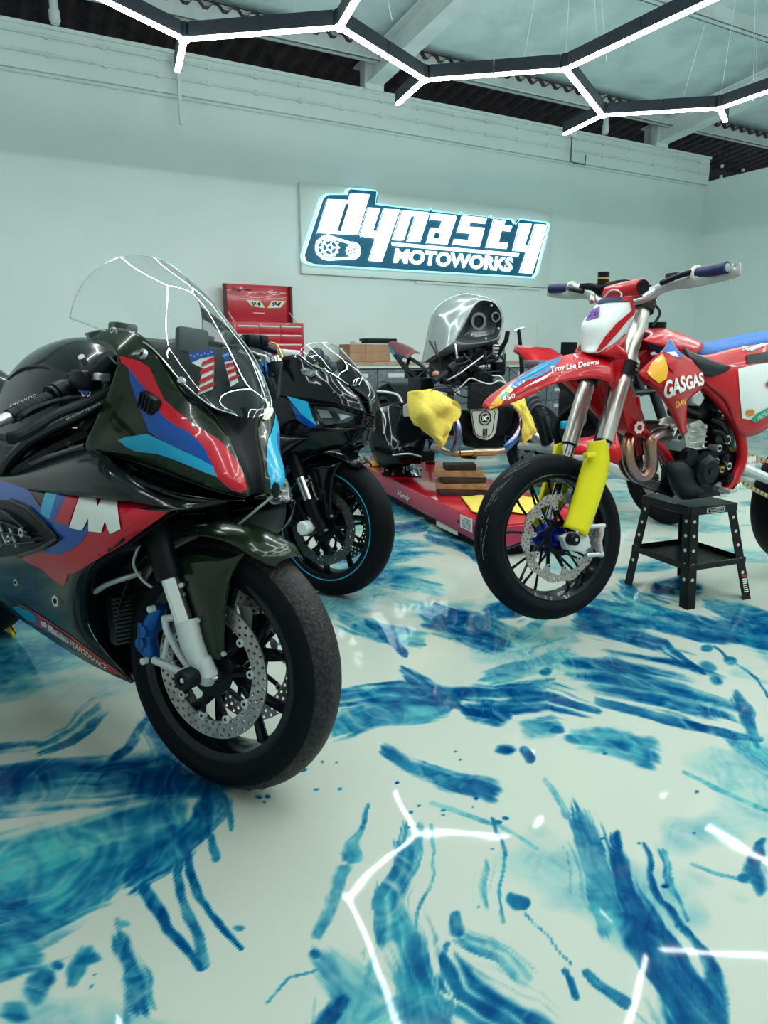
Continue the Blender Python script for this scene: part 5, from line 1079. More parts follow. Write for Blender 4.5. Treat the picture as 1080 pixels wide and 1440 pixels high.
for A0, A1 in ((u0, u1), (l0, l1)):
    n = 44; d_ = (A1-A0); st_ = A0-d_*.55; en = A0+d_*5.0 if A0 is u0 else A0+d_*5.0
    en = Vector((RW.x, .09, RW.z+(.10 if A0 is u0 else -.10)))
    for i in range(n):
        p = st_.lerp(en, i/n); q = st_.lerp(en, (i+.8)/n); c = (p+q)/2; ang = math.atan2(q.z-p.z, q.x-p.x); g.box((0, 0, 0), ((q-p).length, .016 if i % 2 else .010, .014), M_chain, Matrix.Translation(c) @ Matrix.Rotation(-ang, 4, 'Y'))
    g.obj('chain_run', MX, smooth=False, label='gold chain run'); g = G()
g = G(); g.tube([n3(1030, 668, .10), n3(1100, 676, .10)], .014, M_alu, 8, flat=.5)
for k in range(10): p = n3(1036+k*5.5, 668+k*.6, .106); g.cyl(p, p+Vector((0, .004, .012)), .004, M_alu, 6)
g.obj('chain_guide', sw)
g = G(); p = n3(1006, 686, .17); q = n3(1022, 690, .25); g.tube([n3(1012, 680, .10), p, q], .011, M_alu, 8); g.box(q, (.03, .05, .014), M_alu, None, .003); g.tube(cr([n3(*z) for z in ((1012, 696, .12), (1026, 694, .14), (1038, 682, .15), (1044, 684, .15))], 4), .008, M_chrome, 8); g.obj('footpeg', MX)
spoked('rear_wheel', Matrix.Translation(RW), MX, R=.305, W=.078, hub=M_hub, disc=0)
g = G(); Ef = [Vector(p) for p in ((-1.25, -.10, .96), (-1.5, -.10, 1.0), (-1.85, -.08, 1.03))]; Cf = [Vector(p) for p in ((-1.25, 0, 1.0), (-1.5, 0, 1.04), (-1.85, 0, 1.06))]; g.surf(dense(arcrows(Ef, Cf, 5), 3, 2), M_w3); g.mirror().obj('rear_fender', MX, thick=.003)
# ------------------------------------------------------------------ the stand below it
fl_ = [atz(878, 820, 0), atz(966, 858, 0), atz(1056, 842, 0)]; fl_.append(fl_[0]+fl_[2]-fl_[1]); ZT = .405
tp_ = [atz(905.5, 696, ZT), atz(972, 714, ZT), atz(1035.5, 707, ZT)]; tp_.append(tp_[0]+tp_[2]-tp_[1])
cen = sum(fl_, Vector())/4; M_st = mat('stand_black', (.003, .004, .005), .35, 0, .1, spec=.22)
SD = thing('motorcycle_stand', (cen.x, cen.y, 0), 'black folding steel stand with holed legs and low tray under the red supermoto', 'stand')
I_ = Matrix.Translation(-Vector((cen.x, cen.y, 0)))
g = G(); P = [I_ @ p for p in tp_]; c = sum(P, Vector())/4; g.prism([c+(p-c)*1.04-Vector((0, 0, .035)) for p in P], (0, 0, .035), M_st); top3 = g.obj('top_plate', SD, bevel=.004)
for i in range(4):
    a = I_ @ fl_[i]; b = P[i]-Vector((0, 0, .02)); cd = (c-b); cd.z = 0; 
    e1 = (P[(i+1) % 4]-P[i]).normalized(); e2 = (P[(i-1) % 4]-P[i]).normalized(); g = G(); wd = .045
    for e, oth in ((e1, e2), (e2, e1)):
        q = [a, a+e*wd, b+e*wd, b]; g.prism(q, oth*.004, M_st)
    for e, oth in ((e1, e2), (e2, e1)):
        for k in range(5):
            p = a.lerp(b, .3+k*.15)+e*wd*.5; g.cyl(p-oth*.0012, p-oth*.0004, .0075, mat('hole_bright', (.55, .62, .62), .5), 12)
    g.obj('leg', SD, smooth=False)
g = G(); lv = .38
Q = [(I_ @ fl_[i]).lerp(P[i], lv) for i in range(4)]
for i in range(4): g.prism([Q[i], Q[(i+1) % 4], Q[(i+1) % 4]+Vector((0, 0, .022)), Q[i]+Vector((0, 0, .022))], (c-Q[i]).normalized()*.004, M_st)
g.prism([Q[i]-Vector((0, 0, .001)) for i in range(4)], (0, 0, .003), M_st); g.obj('tray', SD, smooth=False)
g = G(); e = P[2]-P[1]; n_ = Vector((e.y, -e.x, 0)).normalized(); cc = P[1]+e*.52+n_*.006-Vector((0, 0, .018)); e = e.normalized()
k_ = c+(P[1]-c)*1.04; cc = k_.lerp(c+(P[2]-c)*1.04, .52)+n_*.001-Vector((0, 0, .018))
g.prism([cc+e*(.05*x)+Vector((0, 0, .011*z)) for x, z in ((-1, -.6), (-.9, -1), (.9, -1), (1, -.6), (1, .6), (.9, 1), (-.9, 1), (-1, .6))], n_*.002, M_alup); g.prism([cc+n_*.002+e*(.042*x)+Vector((0, 0, .008*z)) for x, z in ((-1, -1), (1, -1), (1, 1), (-1, 1))], n_*.001, M_st)
text_q(g, 'POWERTECH', [cc+n_*.004+e*(.036*x)+Vector((0, 0, .005*z)) for x, z in ((-1, -1), (1, -1), (1, 1), (-1, 1))], M_white); g.obj('name_badge', top3, smooth=False)
g = G(); a = I_ @ fl_[2]; b = P[2]; e2 = (P[1]-P[2]).normalized(); o2 = (P[3]-P[2]).normalized()
q = [a.lerp(b, t)+e2*x-o2*.001 for t, x in ((.06, .008), (.06, .036), (.26, .036), (.26, .008))]; g.prism(q, -o2*.0004, M_st); 
for k in range(7): t = .08+k*.022; g.prism([a.lerp(b, t+dt)+e2*x-o2*.0018 for dt, x in ((0, .01), (0, .034), (.010, .034), (.010, .01))], -o2*.0004, M_white)
g.prism([a.lerp(b, t)+e2*x-o2*.0018 for t, x in ((.24, .008), (.24, .036), (.265, .036), (.265, .008))], -o2*.0004, M_r3); g.obj('warning_label', SD, smooth=False)
# ------------------------------------------------------------------ red lift table
LD = Vector((.327, -.945, 0)).normalized(); LR = Vector((-LD.y, LD.x, 0))      # towards its front end, towards the right
LC = Vector((.473, 3.62, 0)); LT = .172
LM = Matrix(((LD.x, LR.x, 0, LC.x), (LD.y, LR.y, 0, LC.y), (0, 0, 1, 0), (0, 0, 0, 1)))
LF = FM(LM); M_lr = mat('lift_red', (.50, .008, .022), .22, 0, .5, var=(5, .2)); M_lp = mat('lift_side_red', (.52, .035, .10), .4, 0, .2)
LI = thing('lift_table', LM, 'low red motorcycle lift table with white script on its side', 'lift table')
g = G(); g.box((-1.13, .31, LT-.012), (2.62, .64, .024), M_lr, None, .006); g.obj('deck', LI)
for y in (-.008, .62):
    g = G(); g.box((-1.13, y+(.004), .110), (2.62, .02, .105), M_lp, None, .004); g.obj('side_rail', LI)
g = G(); g.box((.18, .31, .110), (.02, .64, .105), M_lp, None, .004); g.obj('end_rail', LI)
g = G(); g.box((-1.13, .31, .04), (2.55, .56, .08), M_satin, None, .004); g.obj('lift_base', LI)
bl = bvh([[[Vector((-2.6, -.022, 0)), Vector((-2.6, -.022, .3))], [Vector((.3, -.022, 0)), Vector((.3, -.022, .3))]]])
g = G(); text_px(g, LF, bl, 'Handy', [(559, 699), (577, 707), (577, 697), (559, 688)], M_white, .003, shear=.35, offset=.01); g.obj('rail_lettering', LI, smooth=False)
g = G(); decal(g, LF, bl, [(648, 723), (665, 730), (665, 749), (648, 741)], M_white, 5, .003)
for k in range(5): decal(g, LF, bl, [(650, 727+k*3), (663, 732+k*3), (663, 733+k*3), (650, 728+k*3)], M_grey, 5, .005)
g.obj('rating_plate', LI, smooth=False); g = G(); decal(g, LF, bl, [(611, 731), (641, 746), (641, 754), (611, 739)], M_cream, 5, -.012); g.obj('skirt_label', LI, smooth=False)
g = G(); p = shot(LF, bl, 645, 733, .002); g.cyl(p, p+Vector((0, -.003, 0)), .008, M_satin, 12); p = shot(LF, bl, 592, 729, .004); g.cyl(p+Vector((0, .02, 0)), p+Vector((0, -.012, 0)), .008, M_alu, 10); g.obj('rail_bolt', LI)
# wood blocks below the engine
M_wt = mat('pine_block', (.50, .27, .13), .6, var=(14, .5)); M_wd = mat('dark_block', (.055, .03, .022), .6, var=(14, .4))
bc = LM.inverted() @ atz(650, 690, LT); hb_ = .037
for i, (x0, x1, m, dp) in enumerate(((617, 684, M_wd, .20), (614, 685, M_wt, .20), (620, 683, M_wd, .19), (613, 682, M_wt, .19), (626, 670, M_wd, .12))):
    py = 690-10*i; a = atz(x0, py+0, LT+hb_*i); b = atz(x1, py, LT+hb_*i); 
    yb = 4.24; a = aty(x0, 688-10*i, yb); b = aty(x1, 688-10*i, yb); c = (a+b)/2; w_ = (b-a).length
    g = G(); g.box((0, 0, hb_/2), (w_, dp, hb_-.001), m, None, .003)
    o = g.obj('wood_block'); o.matrix_world = Matrix.Translation((c.x, yb+.08, LT+hb_*i)) @ Matrix.Rotation(.05*(-1)**i, 4, 'Z')
    tag(o, ['dark wood block at the bottom of the stack under the engine', 'pale wood block, second from the bottom under the engine', 'dark wood block in the middle of the stack under the engine', 'pale wood block, second from the top under the engine', 'small dark wood block on top of the stack, touching the exhaust'][i], 'wood block', 'blocks under the engine')
# ------------------------------------------------------------------ stripped motorcycle on the lift
F4 = Frame((.62, 4.22, LT), -1.17, 0)
def n4(px, py, x):
    r = ray(px, py); t = (x-(CAM-F4.o).dot(F4.f))/r.dot(F4.f); return F4.I @ (CAM+r*t)
def c4(pts, n=4): return cr([n4(*p) for p in pts], n)
ND = thing('stripped_motorcycle', F4.M, 'stripped motorcycle with bare grey fuel tank and loose wiring on the red lift', 'motorcycle')
M_tank = mat('grey_tank', (.33, .37, .36), .22, .3, .6, var=(4, .2)); M_br = mat('maroon_plastic', (.16, .05, .06), .4)
rings = []
cen = Vector((655, 462))
base = [(594, 510), (600, 482), (608, 445), (622, 427), (640, 417), (656, 413), (674, 416), (692, 421), (704, 433), (708, 450), (704, 468), (699, 482), (672, 492), (630, 502)]
front = [(640, 480), (645, 470), (653, 456), (660, 442), (667, 430), (676, 423), (686, 423), (696, 427), (703, 437), (706, 451), (703, 466), (698, 476), (680, 481), (658, 483)]
def shrink(P, c, s): return [(c[0]+(x-c[0])*s, c[1]+(y-c[1])*s) for x, y in P]
for P, x in ((front, -.06), (shrink([((a[0]*.45+b[0]*.55), (a[1]*.45+b[1]*.55)) for a, b in zip(base, front)], (665, 455), 1.04), -.12), (base, -.26), (shrink(base, (640, 480), .97), -.40), (shrink(base, (635, 490), .72), -.58)): rings.append([n4(a, b, x) for a, b in P]+[n4(*P[0], x)])
g = G(); g.surf(dense(rings, 4, 3), M_tank); tk = g.obj('fuel_tank', ND, thick=.003, label='bare grey fuel tank')
g = G(); S = [rings[0], [n4(*q, -.14) for q in shrink(front+[front[0]], (680, 452), .72)], [n4(*q, -.15) for q in shrink(front+[front[0]], (680, 452), .05)]]; g.surf(dense(S, 3, 3), mat('tank_recess', (.10, .11, .12), .3, .3, .4))
for x, y, r in ((672, 452, .048), (696, 446, .028)): p = n4(x, y, -.08); g.tube([p, p+Vector((-.02, 0, 0))], [r, r*.92], M_satin, 20); g.lathe([(r*.75, .001), (r*1.05, .001), (r*1.05, .012), (r*.75, .012)], p, (1, 0, 0), M_grey, 20, closed=True)
for x, y in ((662, 470), (700, 462), (690, 430), (682, 476)): p = n4(x, y, -.07); g.cyl(p, p+Vector((.012, 0, 0)), .007, M_alu, 8)
g.obj('tank_recess', tk)
g = G(); g.tube(c4(((636, 421, -.30), (645, 415, -.32), (655, 413.5, -.33))), .018, M_satin, 10, flat=.4); g.obj('filler_cap', tk)
g = G(); g.surf([[n4(598, 500, -.30), n4(606, 452, -.28)], [n4(604, 498, -.26), n4(611, 447, -.25)]], M_br); g.obj('tank_stripe', tk, thick=.002)
g = G()
for x, y, px_, s in ((628, 492, -.3, (.2, .15, .12)), (640, 512, -.25, (.25, .2, .10)), (672, 500, -.18, (.12, .20, .10)), (655, 530, -.3, (.3, .22, .10)), (700, 512, -.15, (.08, .07, .14)), (618, 520, -.35, (.15, .08, .10)), (690, 486, -.12, (.06, .09, .04)), (640, 530, -.15, (.06, .14, .06))): g.box(n4(x, y, px_), s, M_satin, None, .012)
for x, y in ((625, 488), (640, 500), (655, 505), (668, 492), (633, 478), (690, 505), (660, 520)): p = n4(x, y, -.12); g.cyl(p, p+Vector((.02, 0, 0)), .012, M_plast, 10)
g.obj('airbox', ND)
g = G()
for x, y, s in ((700, 492, (.02, .065, .06)), (701, 503, (.02, .05, .05))): g.box(n4(x, y, -.05), s, M_guard, None, .006)
for k in range(4): g.box(n4(700, 487+k*5, -.037), (.004, .05, .006), M_satin)
g.obj('control_unit', ND)
random.seed(11)
for k in range(22):
    a = (random.uniform(600, 712), random.uniform(478, 545), random.uniform(-.3, -.02)); b = (a[0]+random.uniform(-45, 45), a[1]+random.uniform(5, 40), random.uniform(-.2, .02)); b = (min(max(b[0], 600), 722), min(b[1], 566), b[2]); mm = ((a[0]+b[0])/2+random.uniform(-14, 14), (a[1]+b[1])/2+random.uniform(-4, 12), .02)
    g = G(); g.tube(c4((a, mm, b), 6), random.choice((.003, .005, .007)), M_hose, 6); g.obj('cable', ND)
for pts, r, m in ((((640, 551, .0), (652, 540, .03), (662, 532, .04), (676, 537, .04), (690, 540, .04), (702, 535, .04), (712, 540, .03)), .004, M_alup), (((628, 535, .0), (645, 526, .03), (660, 515, .03), (680, 500, .02)), .004, M_alup), (((638, 470, -.1), (641, 490, -.06), (643, 505, -.05)), .006, M_alu), (((604, 512, -.2), (620, 525, -.1), (640, 545, 0)), .008, M_hose), (((692, 528, .03), (705, 530, .03), (714, 545, .03)), .0035, M_cream)):
    g = G(); g.tube(c4(pts), r, m, 8); g.obj('cable', ND)
g = G(); g.tube([n4(700, 500, -.05), n4(712, 478, -.02), n4(714, 466, -.02)], [.012, .014, .014], M_satin, 10); g.tube([n4(700, 505, -.05), n4(640, 520, -.05), n4(612, 535, 0)], .012, M_satin, 10); g.tube([n4(610, 536, .02), n4(628, 524, .0)], .018, M_plast, 12); g.tube([n4(632, 520, .0), n4(640, 514, .0)], .03, M_plast, 12); g.obj('handlebar', ND)
g = G(); g.sphere(n4(613, 526, .0), .022, mat('tan_grip', (.45, .20, .14), .5), 10, sc=(.8, 1.1, .8)); g.obj('bar_plug', ND)
g = G(); g.box(n4(683, 556, .0), (.04, .225, .15), M_mesh, None, .006)
for k in range(14): g.box(n4(683, 556, .021)+Vector((0, 0, -.066+k*.010)), (.002, .20, .003), M_satin)
g.obj('radiator', ND)
g = G(); g.box(n4(690, 590, -.14), (.24, .20, .20), M_satin, None, .03); g.box(n4(680, 618, -.16), (.22, .20, .10), M_satin, None, .03); g.box(n4(720, 590, -.14), (.12, .1, .14), M_satin, None, .03); g.box(n4(650, 595, -.14), (.12, .1, .16), M_satin, None, .03); en4 = g.obj('engine', ND)
sh_ = [(662, 575), (697, 573), (699, 578), (695, 608), (690, 615), (682, 619), (672, 616), (666, 610), (661, 580)]
g = G(); g.prism([n4(a, b, -.015) for a, b in sh_], (.02, 0, 0), mat('cover_silver', (.62, .62, .57), .3, .5)); cv = g.obj('engine_cover', ND, bevel=.004)
g = G(); c = n4(682, 588, .007); g.lathe([(.036, 0), (.042, 0), (.042, .003), (.036, .003)], c, (1, 0, 0), M_satin, 28, closed=True); g.lathe([(.0, 0), (.026, 0), (.026, .002), (0, .002)], c, (1, 0, 0), M_satin, 24)
v, f = textmesh('IMC', offset=.02); g.add([c+Vector((.004, (a-.5)*.040, (b-.5)*.030)) for a, b in v], f, M_white)
for dx in (-.012, 0, .012): g.box(n4(682, 608, .007)+Vector((0, dx, 0)), (.003, .005, .045), M_satin)
g.tube([n4(a, b, .006) for a, b in shrink(sh_+[sh_[0]], (680, 596), .86)], .0022, M_satin, 6); g.obj('cover_emblem', cv, smooth=False)
M_ti = mat('heat_blued_pipe', (.10, .20, .50), .25, 1., var=(9, 1., (.50, .26, .16))); M_brz = mat('bronze_pipe', (.46, .34, .25), .32, .95, var=(12, .3))
g = G(); g.tube(c4(((634, 585, -.05), (641, 594, .0), (644, 608, .02), (642, 622, .02), (638, 634, .0))), .026, M_ti, 16); g.obj('exhaust_header', ND)
g = G(); g.tube(c4(((722, 577, -.08), (731, 583, -.03), (733, 597, .0), (725, 614, .02), (714, 626, .02), (706, 634, .0))), .027, M_ti, 16); g.obj('exhaust_header', ND)
g = G(); g.tube(c4(((609, 629, -.15), (622, 632, -.06), (636, 637, .0), (646, 637, .02))), .020, M_brz, 16); g.tube([n4(646, 637, .02), n4(664, 636, .02), n4(664.5, 636, .02), n4(696, 635, .02), n4(696.5, 635, .02), n4(708, 633, .02)], [.019, .019, .024, .024, .019, .019], M_brz, 18); g.obj('collector_pipe', ND)
g = G(); g.tube([n4(650, 640, 0), n4(668, 642, -.02)], .018, M_satin, 10); g.obj('pipe_bracket', ND)
g = G(); g.box(n4(621, 553, .05), (.045, .15, .055), M_satin, None, .016); g.tube([n4(606, 549, .07), n4(616, 560, .08), n4(636, 560, .08)], .016, M_satin, 10); cl = g.obj('brake_caliper', ND); g = G(); c = n4(622, 552, .078); v, f = textmesh('brembo', offset=.02); g.add([c+Vector((.0, (a-.5)*.062, (b-.5)*.014-(a-.5)*.014)) for a, b in v], f, M_white); g.obj('caliper_lettering', cl, smooth=False)
# tail, subframe, rear end
g = G(); tl = [[n4(546, 482, -1.25), n4(552, 480, -1.22), n4(556, 481, -1.2)], [n4(553, 493, -1.15), n4(563, 486, -1.12), n4(572, 486, -1.1)], [n4(572, 505, -.95), n4(582, 497, -.95), n4(591, 497, -.95)]]
g.surf(dense(tl, 4, 4), M_br); ta = g.obj('tail_cowl', ND, thick=.006); g = G(); g.surf(dense([[n4(546, 486, -1.25), n4(546, 481.5, -1.25)], [n4(556, 505, -1.15), n4(560, 488, -1.13)], [n4(564, 507, -1.08), n4(572, 498, -1.05)]], 4, 3), M_cyan); g.obj('tail_side', ta, thick=.004, label='pale blue side')
g = G()
for pts in (((556, 500, -1.1), (575, 520, -.85), (600, 545, -.5)), ((566, 498, -1.1), (590, 512, -.8), (610, 530, -.45)), ((560, 506, -1.1), (580, 532, -.8), (598, 548, -.5)), ((575, 505, -1.0), (572, 525, -.85), (590, 545, -.6))): g.tube(c4(pts), .013, M_satin, 8)
g.box(n4(584, 526, -.8), (.2, .08, .06), M_satin, None, .01); g.box(n4(592, 540, -.6), (.2, .1, .08), M_plast, None, .01); g.obj('subframe', ND)
rwc = n4(553, 564, -1.12); rwc = Vector((rwc.x, rwc.y, .318))
wheel('rear_wheel', ND, Matrix.Translation(rwc), R=.318, W=.095, discs=(-1,), rd=.115)
g = G(); g.surf(dense([[rwc+Vector((.33*math.cos(a), y, .33*math.sin(a))) for y in (-.08, 0, .08)] for a in (.5, .8, 1.1, 1.4, 1.7)], 3, 3), M_plast); g.obj('tyre_hugger', ND, thick=.004)
g = G(); g.tube([Vector((-.45, -.14, .33)), Vector((rwc.x, rwc.y-.13, .32))], .035, M_satin, 10); g.tube([Vector((-.45, .14, .33)), Vector((rwc.x, rwc.y+.13, .32))], .035, M_satin, 10); g.obj('swingarm', ND)
g = G(); g.prism([n4(a, b, -.62) for a, b in ((567, 570), (573, 567), (578, 580), (584, 590), (588, 603), (580, 607), (574, 600), (566, 592))], (.02, 0, 0), M_alup); g.tube(c4(((564, 604, -.6), (574, 612, -.6), (586, 610, -.6))), .014, M_alup, 8); g.tube(c4(((584, 604, -.6), (588, 615, -.58), (591, 628, -.58))), .006, M_alup, 8); g.cyl(n4(548, 596, -.6), n4(562, 598, -.6), .010, M_gold, 8); g.obj('footpeg_bracket', ND)
g = G(); g.tube(c4(((530, 550, -.7), (548, 552, -.68), (560, 556, -.65), (566, 566, -.6))), .008, M_alup, 8); g.obj('lever_arm', ND)
# things lying on the lift
bw = thing('body_panel', F4.M, 'heap of glossy black bodywork standing at the rear of the red lift', 'bodywork')
g = G(); g.surf(dense([[n4(522, 575, -.75), n4(545, 566, -.70), n4(568, 570, -.66), n4(596, 590, -.6)], [n4(518, 600, -.70), n4(545, 596, -.60), n4(575, 600, -.56), n4(598, 615, -.52)], [n4(522, 630, -.62), n4(550, 632, -.50), n4(578, 634, -.48), n4(594, 640, -.48)], [n4(530, 650, -.62), n4(552, 652, -.50), n4(578, 652, -.48), n4(592, 652, -.48)]], 5, 5), M_black); g.obj('outer_shell', bw, thick=.01)
g = G(); g.box(n4(556, 615, -.70), (.12, .28, .28), M_satin, None, .04); g.box(n4(575, 640, -.6), (.2, .30, .08), M_satin, None, .02); g.obj('inner_box', bw)
g = G()
for pts in (((535, 574, -.6), (542, 590, -.55), (540, 610, -.53)), ((552, 640, -.46), (575, 638, -.44), (592, 642, -.44))): g.tube(c4(pts), .005, M_alup, 6)
g.obj('panel_edge', bw)
bag = thing('crumpled_bag', F4.M, 'crumpled shiny black plastic bag on the rear corner of the red lift', 'bag'); random.seed(5)
rows = []
for i in range(9):
    row = []
    for j in range(15):
        x = 538+j*3.9; b = atz(x, 655+i*1.9, LT+.004); hgt = (.055*math.sin(PI*i/8)*math.sin(PI*j/14))*random.uniform(.2, 1.5); row.append(F4.I @ (b+Vector((0, 0, hgt+.002))))
    rows.append(row)
g = G(); g.surf(rows, mat('bag_film', (.004, .005, .006), .12, 0, .8)); g.obj('bag_film', bag, thick=.003, smooth=False)
g = G(); c = atz(528, 655, LT)+Vector((0, 0, .008))
for k in range(3): torus(g, .045-.006*k, .008, M_yel, 28, 8, ax=(0, 0, 1), c=c+Vector((0, 0, .010*k)))
tag(g.obj('strap_coil'), 'small yellow strap coil on the near corner of the red lift', 'strap')
jk = thing('screw_jack', (0, 0, 0), 'thin black jack post with blue head beside the wood blocks', 'jack')
b = atz(605, 652, LT); g = G(); g.cyl(b, b+Vector((0, 0, .17)), .016, M_satin, 12); g.cyl(b, b+Vector((0, 0, .02)), .04, M_satin, 16); g.obj('post', jk); g = G(); g.box(b+Vector((0, 0, .185)), (.05, .05, .03), M_calb, None, .006); g.cyl(b+Vector((0, 0, .16)), b+Vector((0, 0, .22)), .012, M_alu, 8); g.obj('head', jk)
M_cl = mat('yellow_cloth', (.86, .66, .13), .9, var=(60, .12), bump=(300, .5), spec=.1)
def towel(name, rows, lab, nz=.012, seed=1):
    random.seed(seed); S = dense([[n4(*q) for q in r] for r in rows], 7, 7)
    for i, r in enumerate(S):
        for j, p in enumerate(r): r[j] = p+Vector((nz*(math.sin(i*.42+j*.20+seed)+.6*math.sin(j*.55-i*.15+seed*2)), 0, .3*nz*math.sin(i*.3+j*.5)))
        for j, p in enumerate(r):
            u, v_ = i/len(S), j/len(r); fold = abs(math.sin(3.1*(v_*2.2+u*.9+seed)))**.6-.6+.7*(abs(math.sin(5.3*(v_*1.1-u*1.6)+seed*3))**.7-.6)
            r[j] = p+Vector((nz*1.9*fold, nz*.5*fold, 0))
    g = G(); g.surf(S, M_cl); M = F4.M
    for k, p in enumerate(g.v): g.v[k] = p
    o = g.obj(name, None, thick=.003); o.matrix_world = M; return tag(o, lab, 'cloth', 'yellow cloths')
towel('yellow_towel', [[(574, 552, .04), (588, 548, .07), (607, 548, .09), (622, 554, .10), (634, 562, .09)], [(573, 572, .05), (590, 572, .11), (610, 574, .14), (630, 572, .13), (649, 574, .10)], [(577, 594, .05), (590, 592, .11), (608, 594, .14), (626, 592, .12), (643, 588, .09)], [(586, 598, .05), (600, 608, .09), (616, 616, .12), (628, 608, .11), (634, 594, .08)], [(590, 599, .05), (606, 614, .08), (621, 629, .10), (629, 616, .09), (632, 598, .07)]], 'yellow cloth hanging left of the radiator on the stripped motorcycle', .010, 2)
towel('yellow_towel', [[(717, 567, .0), (727, 562, .02), (737, 560, .03)], [(723, 574, .04), (734, 574, .06), (744, 576, .04)], [(733, 590, .05), (741, 592, .07), (749, 594, .04)], [(732, 612, .05), (742, 610, .07), (753, 608, .04)], [(735, 628, .05), (741, 622, .06), (747, 614, .04)]], 'yellow cloth hanging over the right exhaust of the stripped motorcycle', .007, 5)
S = []
for i in range(7):
    S.append([LM.inverted() @ (atz(647+j*14+i*3, 699+i*4+(j % 2)*1.5, LT)+Vector((0, 0, .006+.008*abs(math.sin(i*1.3+j*.9))))) for j in range(9)])
g = G(); g.surf(dense(S, 3, 3), M_cl); o = g.obj('yellow_towel', None, thick=.002); o.matrix_world = LM; tag(o, 'yellow cloth lying flat on the front of the red lift deck', 'cloth', 'yellow cloths')
# ------------------------------------------------------------------ motorcycles farther back
FD = Frame((1.72, 4.25, 0), -1.20, .03)
KD = copy_tree(SB, None, {'green_carbon': M_r3, 'black_carbon': M_satin, 'blue_anodised': M_satin, 'worn_tyre_rubber': M_tyre},
  skip=('livery_stripes', 'livery_panel', 'seven_sticker', 'belly_lettering', 'round_sticker', 'windscreen', 'mirror_block_off', 'grip_lettering', 'guard_lettering', 'gill_vent', 'upper_fairing', 'nose_intake', 'headlamp_recess', 'inner_cowl', 'dash_display', 'side_cover', 'side_fairing', 'fairing_ridge', 'cover_rim', 'inner_fairing', 'mirror_mount', 'nose_bracket', 'lever_guard', 'front_fender', 'fender_side_plate', 'tail_cowl', 'radiator_bracket', 'fuel_tank', 'tank_edge', 'frame_guard', 'throttle_grip', 'switch_housing', 'brake_lever', 'master_cylinder', 'banjo_bolt', 'fender_bolt', 'fairing_stay', 'brake_hose'))
KD.matrix_world = FD.M; tag(KD, 'dark motorcycle with red tail standing behind the red supermoto', 'motorcycle')
def nD(px, py, y): return FD.p(px, py, y)
g = G()
tl = [[FD.I @ aty(a, b, Y) for a, b, Y in r] for r in ([(723, 490, 5.9), (723, 489, 6.0)], [(738, 503, 5.7), (745, 491, 5.85)], [(746, 520, 5.6), (775, 494, 5.75)], [(752, 528, 5.5), (790, 502, 5.6)], [(790, 522, 5.3), (812, 512, 5.4)])]
g.surf(dense(tl, 4, 3), M_r3); t_ = g.obj('tail_cowl', KD, thick=.05, label='red tail'); g = G(); g.box(FD.I @ aty(758, 511, 5.45), (.22, .16, .05), M_grey, None, .02); g.obj('seat', KD)
g = G(); g.tube([FD.I @ aty(x, y, Y) for x, y, Y in ((800, 535, 5.1), (830, 560, 4.8), (860, 600, 4.6))], .09, M_satin, 10); g.tube([FD.I @ aty(x, y, Y) for x, y, Y in ((745, 560, 5.4), (762, 590, 5.2), (770, 625, 5.15))], .045, M_satin, 10)
for k in range(6): g.cyl(FD.I @ aty(748+k*3, 562+k*6, 5.3), FD.I @ aty(750+k*3, 565+k*6, 5.28), .055, M_grey, 12)
g.obj('rear_shock', KD)
g = G(); S = [[FD.I @ aty(a, b, Y) for a, b, Y in r] for r in ([(800, 618, 4.55), (802, 636, 4.5), (806, 642, 4.52)], [(830, 614, 4.5), (830, 634, 4.42), (836, 648, 4.46)], [(856, 604, 4.45), (862, 636, 4.36), (870, 668, 4.42)], [(866, 604, 4.45), (878, 645, 4.35), (886, 672, 4.4)])]
g.surf(dense(S, 4, 4), M_r3); bp_ = g.obj('belly_fairing', KD, thick=.004, label='red belly fairing with white lower edge')
g = G(); S2_ = [[p+Vector((.0, 0, -.0)) for p in (r[1].lerp(r[2], .5)+Vector((.012, -.014, 0)), r[2]+Vector((.010, -.012, -.015)))] for r in S]; g.surf(dense(S2_, 4, 3), M_w3); g.obj('belly_stripe', bp_, thick=.003)
g = G(); g.box(FD.I @ aty(798, 597, 4.7), (.03, .10, .05), M_cyan, None, .01); g.sphere(FD.I @ aty(812, 590, 4.7), .06, M_guard, 14); g.obj('clutch_cover', KD)
# one more at the left edge of the picture
FE = Frame((-1.78, 3.05, 0), -.62, 0)
KE = copy_tree(K2, None, None, skip=('rim_stripe', 'handlebar', 'fork_top', 'caliper_lettering', 'livery_patch', 'nose_fin')); KE.matrix_world = Frame((-1.93, 3.0, 0), -.75, -.04).M
tag(KE, 'black motorcycle only just showing at the left edge of the picture', 'motorcycle')
# loose yellow strap below the tail of the first motorcycle
g = G()
for k in range(3): g.tube(cr([atz(-30, 850+6*k, .06), atz(0, 862+6*k, .05), atz(12, 872+6*k, .03), atz(20, 888+3*k, .012)], 5), .006, M_yel if k != 1 else M_satin, 6)
tag(g.obj('tie_strap'), 'loose yellow and black strap on the floor at the left edge', 'strap')
# T-shaped handle by the far motorcycle
th = thing('upright_handle', (aty(731, 489, 6.6).x, 6.6, 0), 'upright dark T-handle rising behind the red tail', 'handle'); o = th.location
g = G(); a = aty(734, 520, 6.6)-o; b = aty(731, 478, 6.6)-o; c = aty(729, 463, 6.6)-o; g.tube([Vector((a.x, 0, 0)), a, b, c], [.02, .02, .018, .016], M_satin, 10); g.obj('shaft', th); g = G(); g.tube([aty(723, 466, 6.6)-o, c, aty(737, 461, 6.6)-o], .014, M_alu, 8); g.obj('crossbar', th)
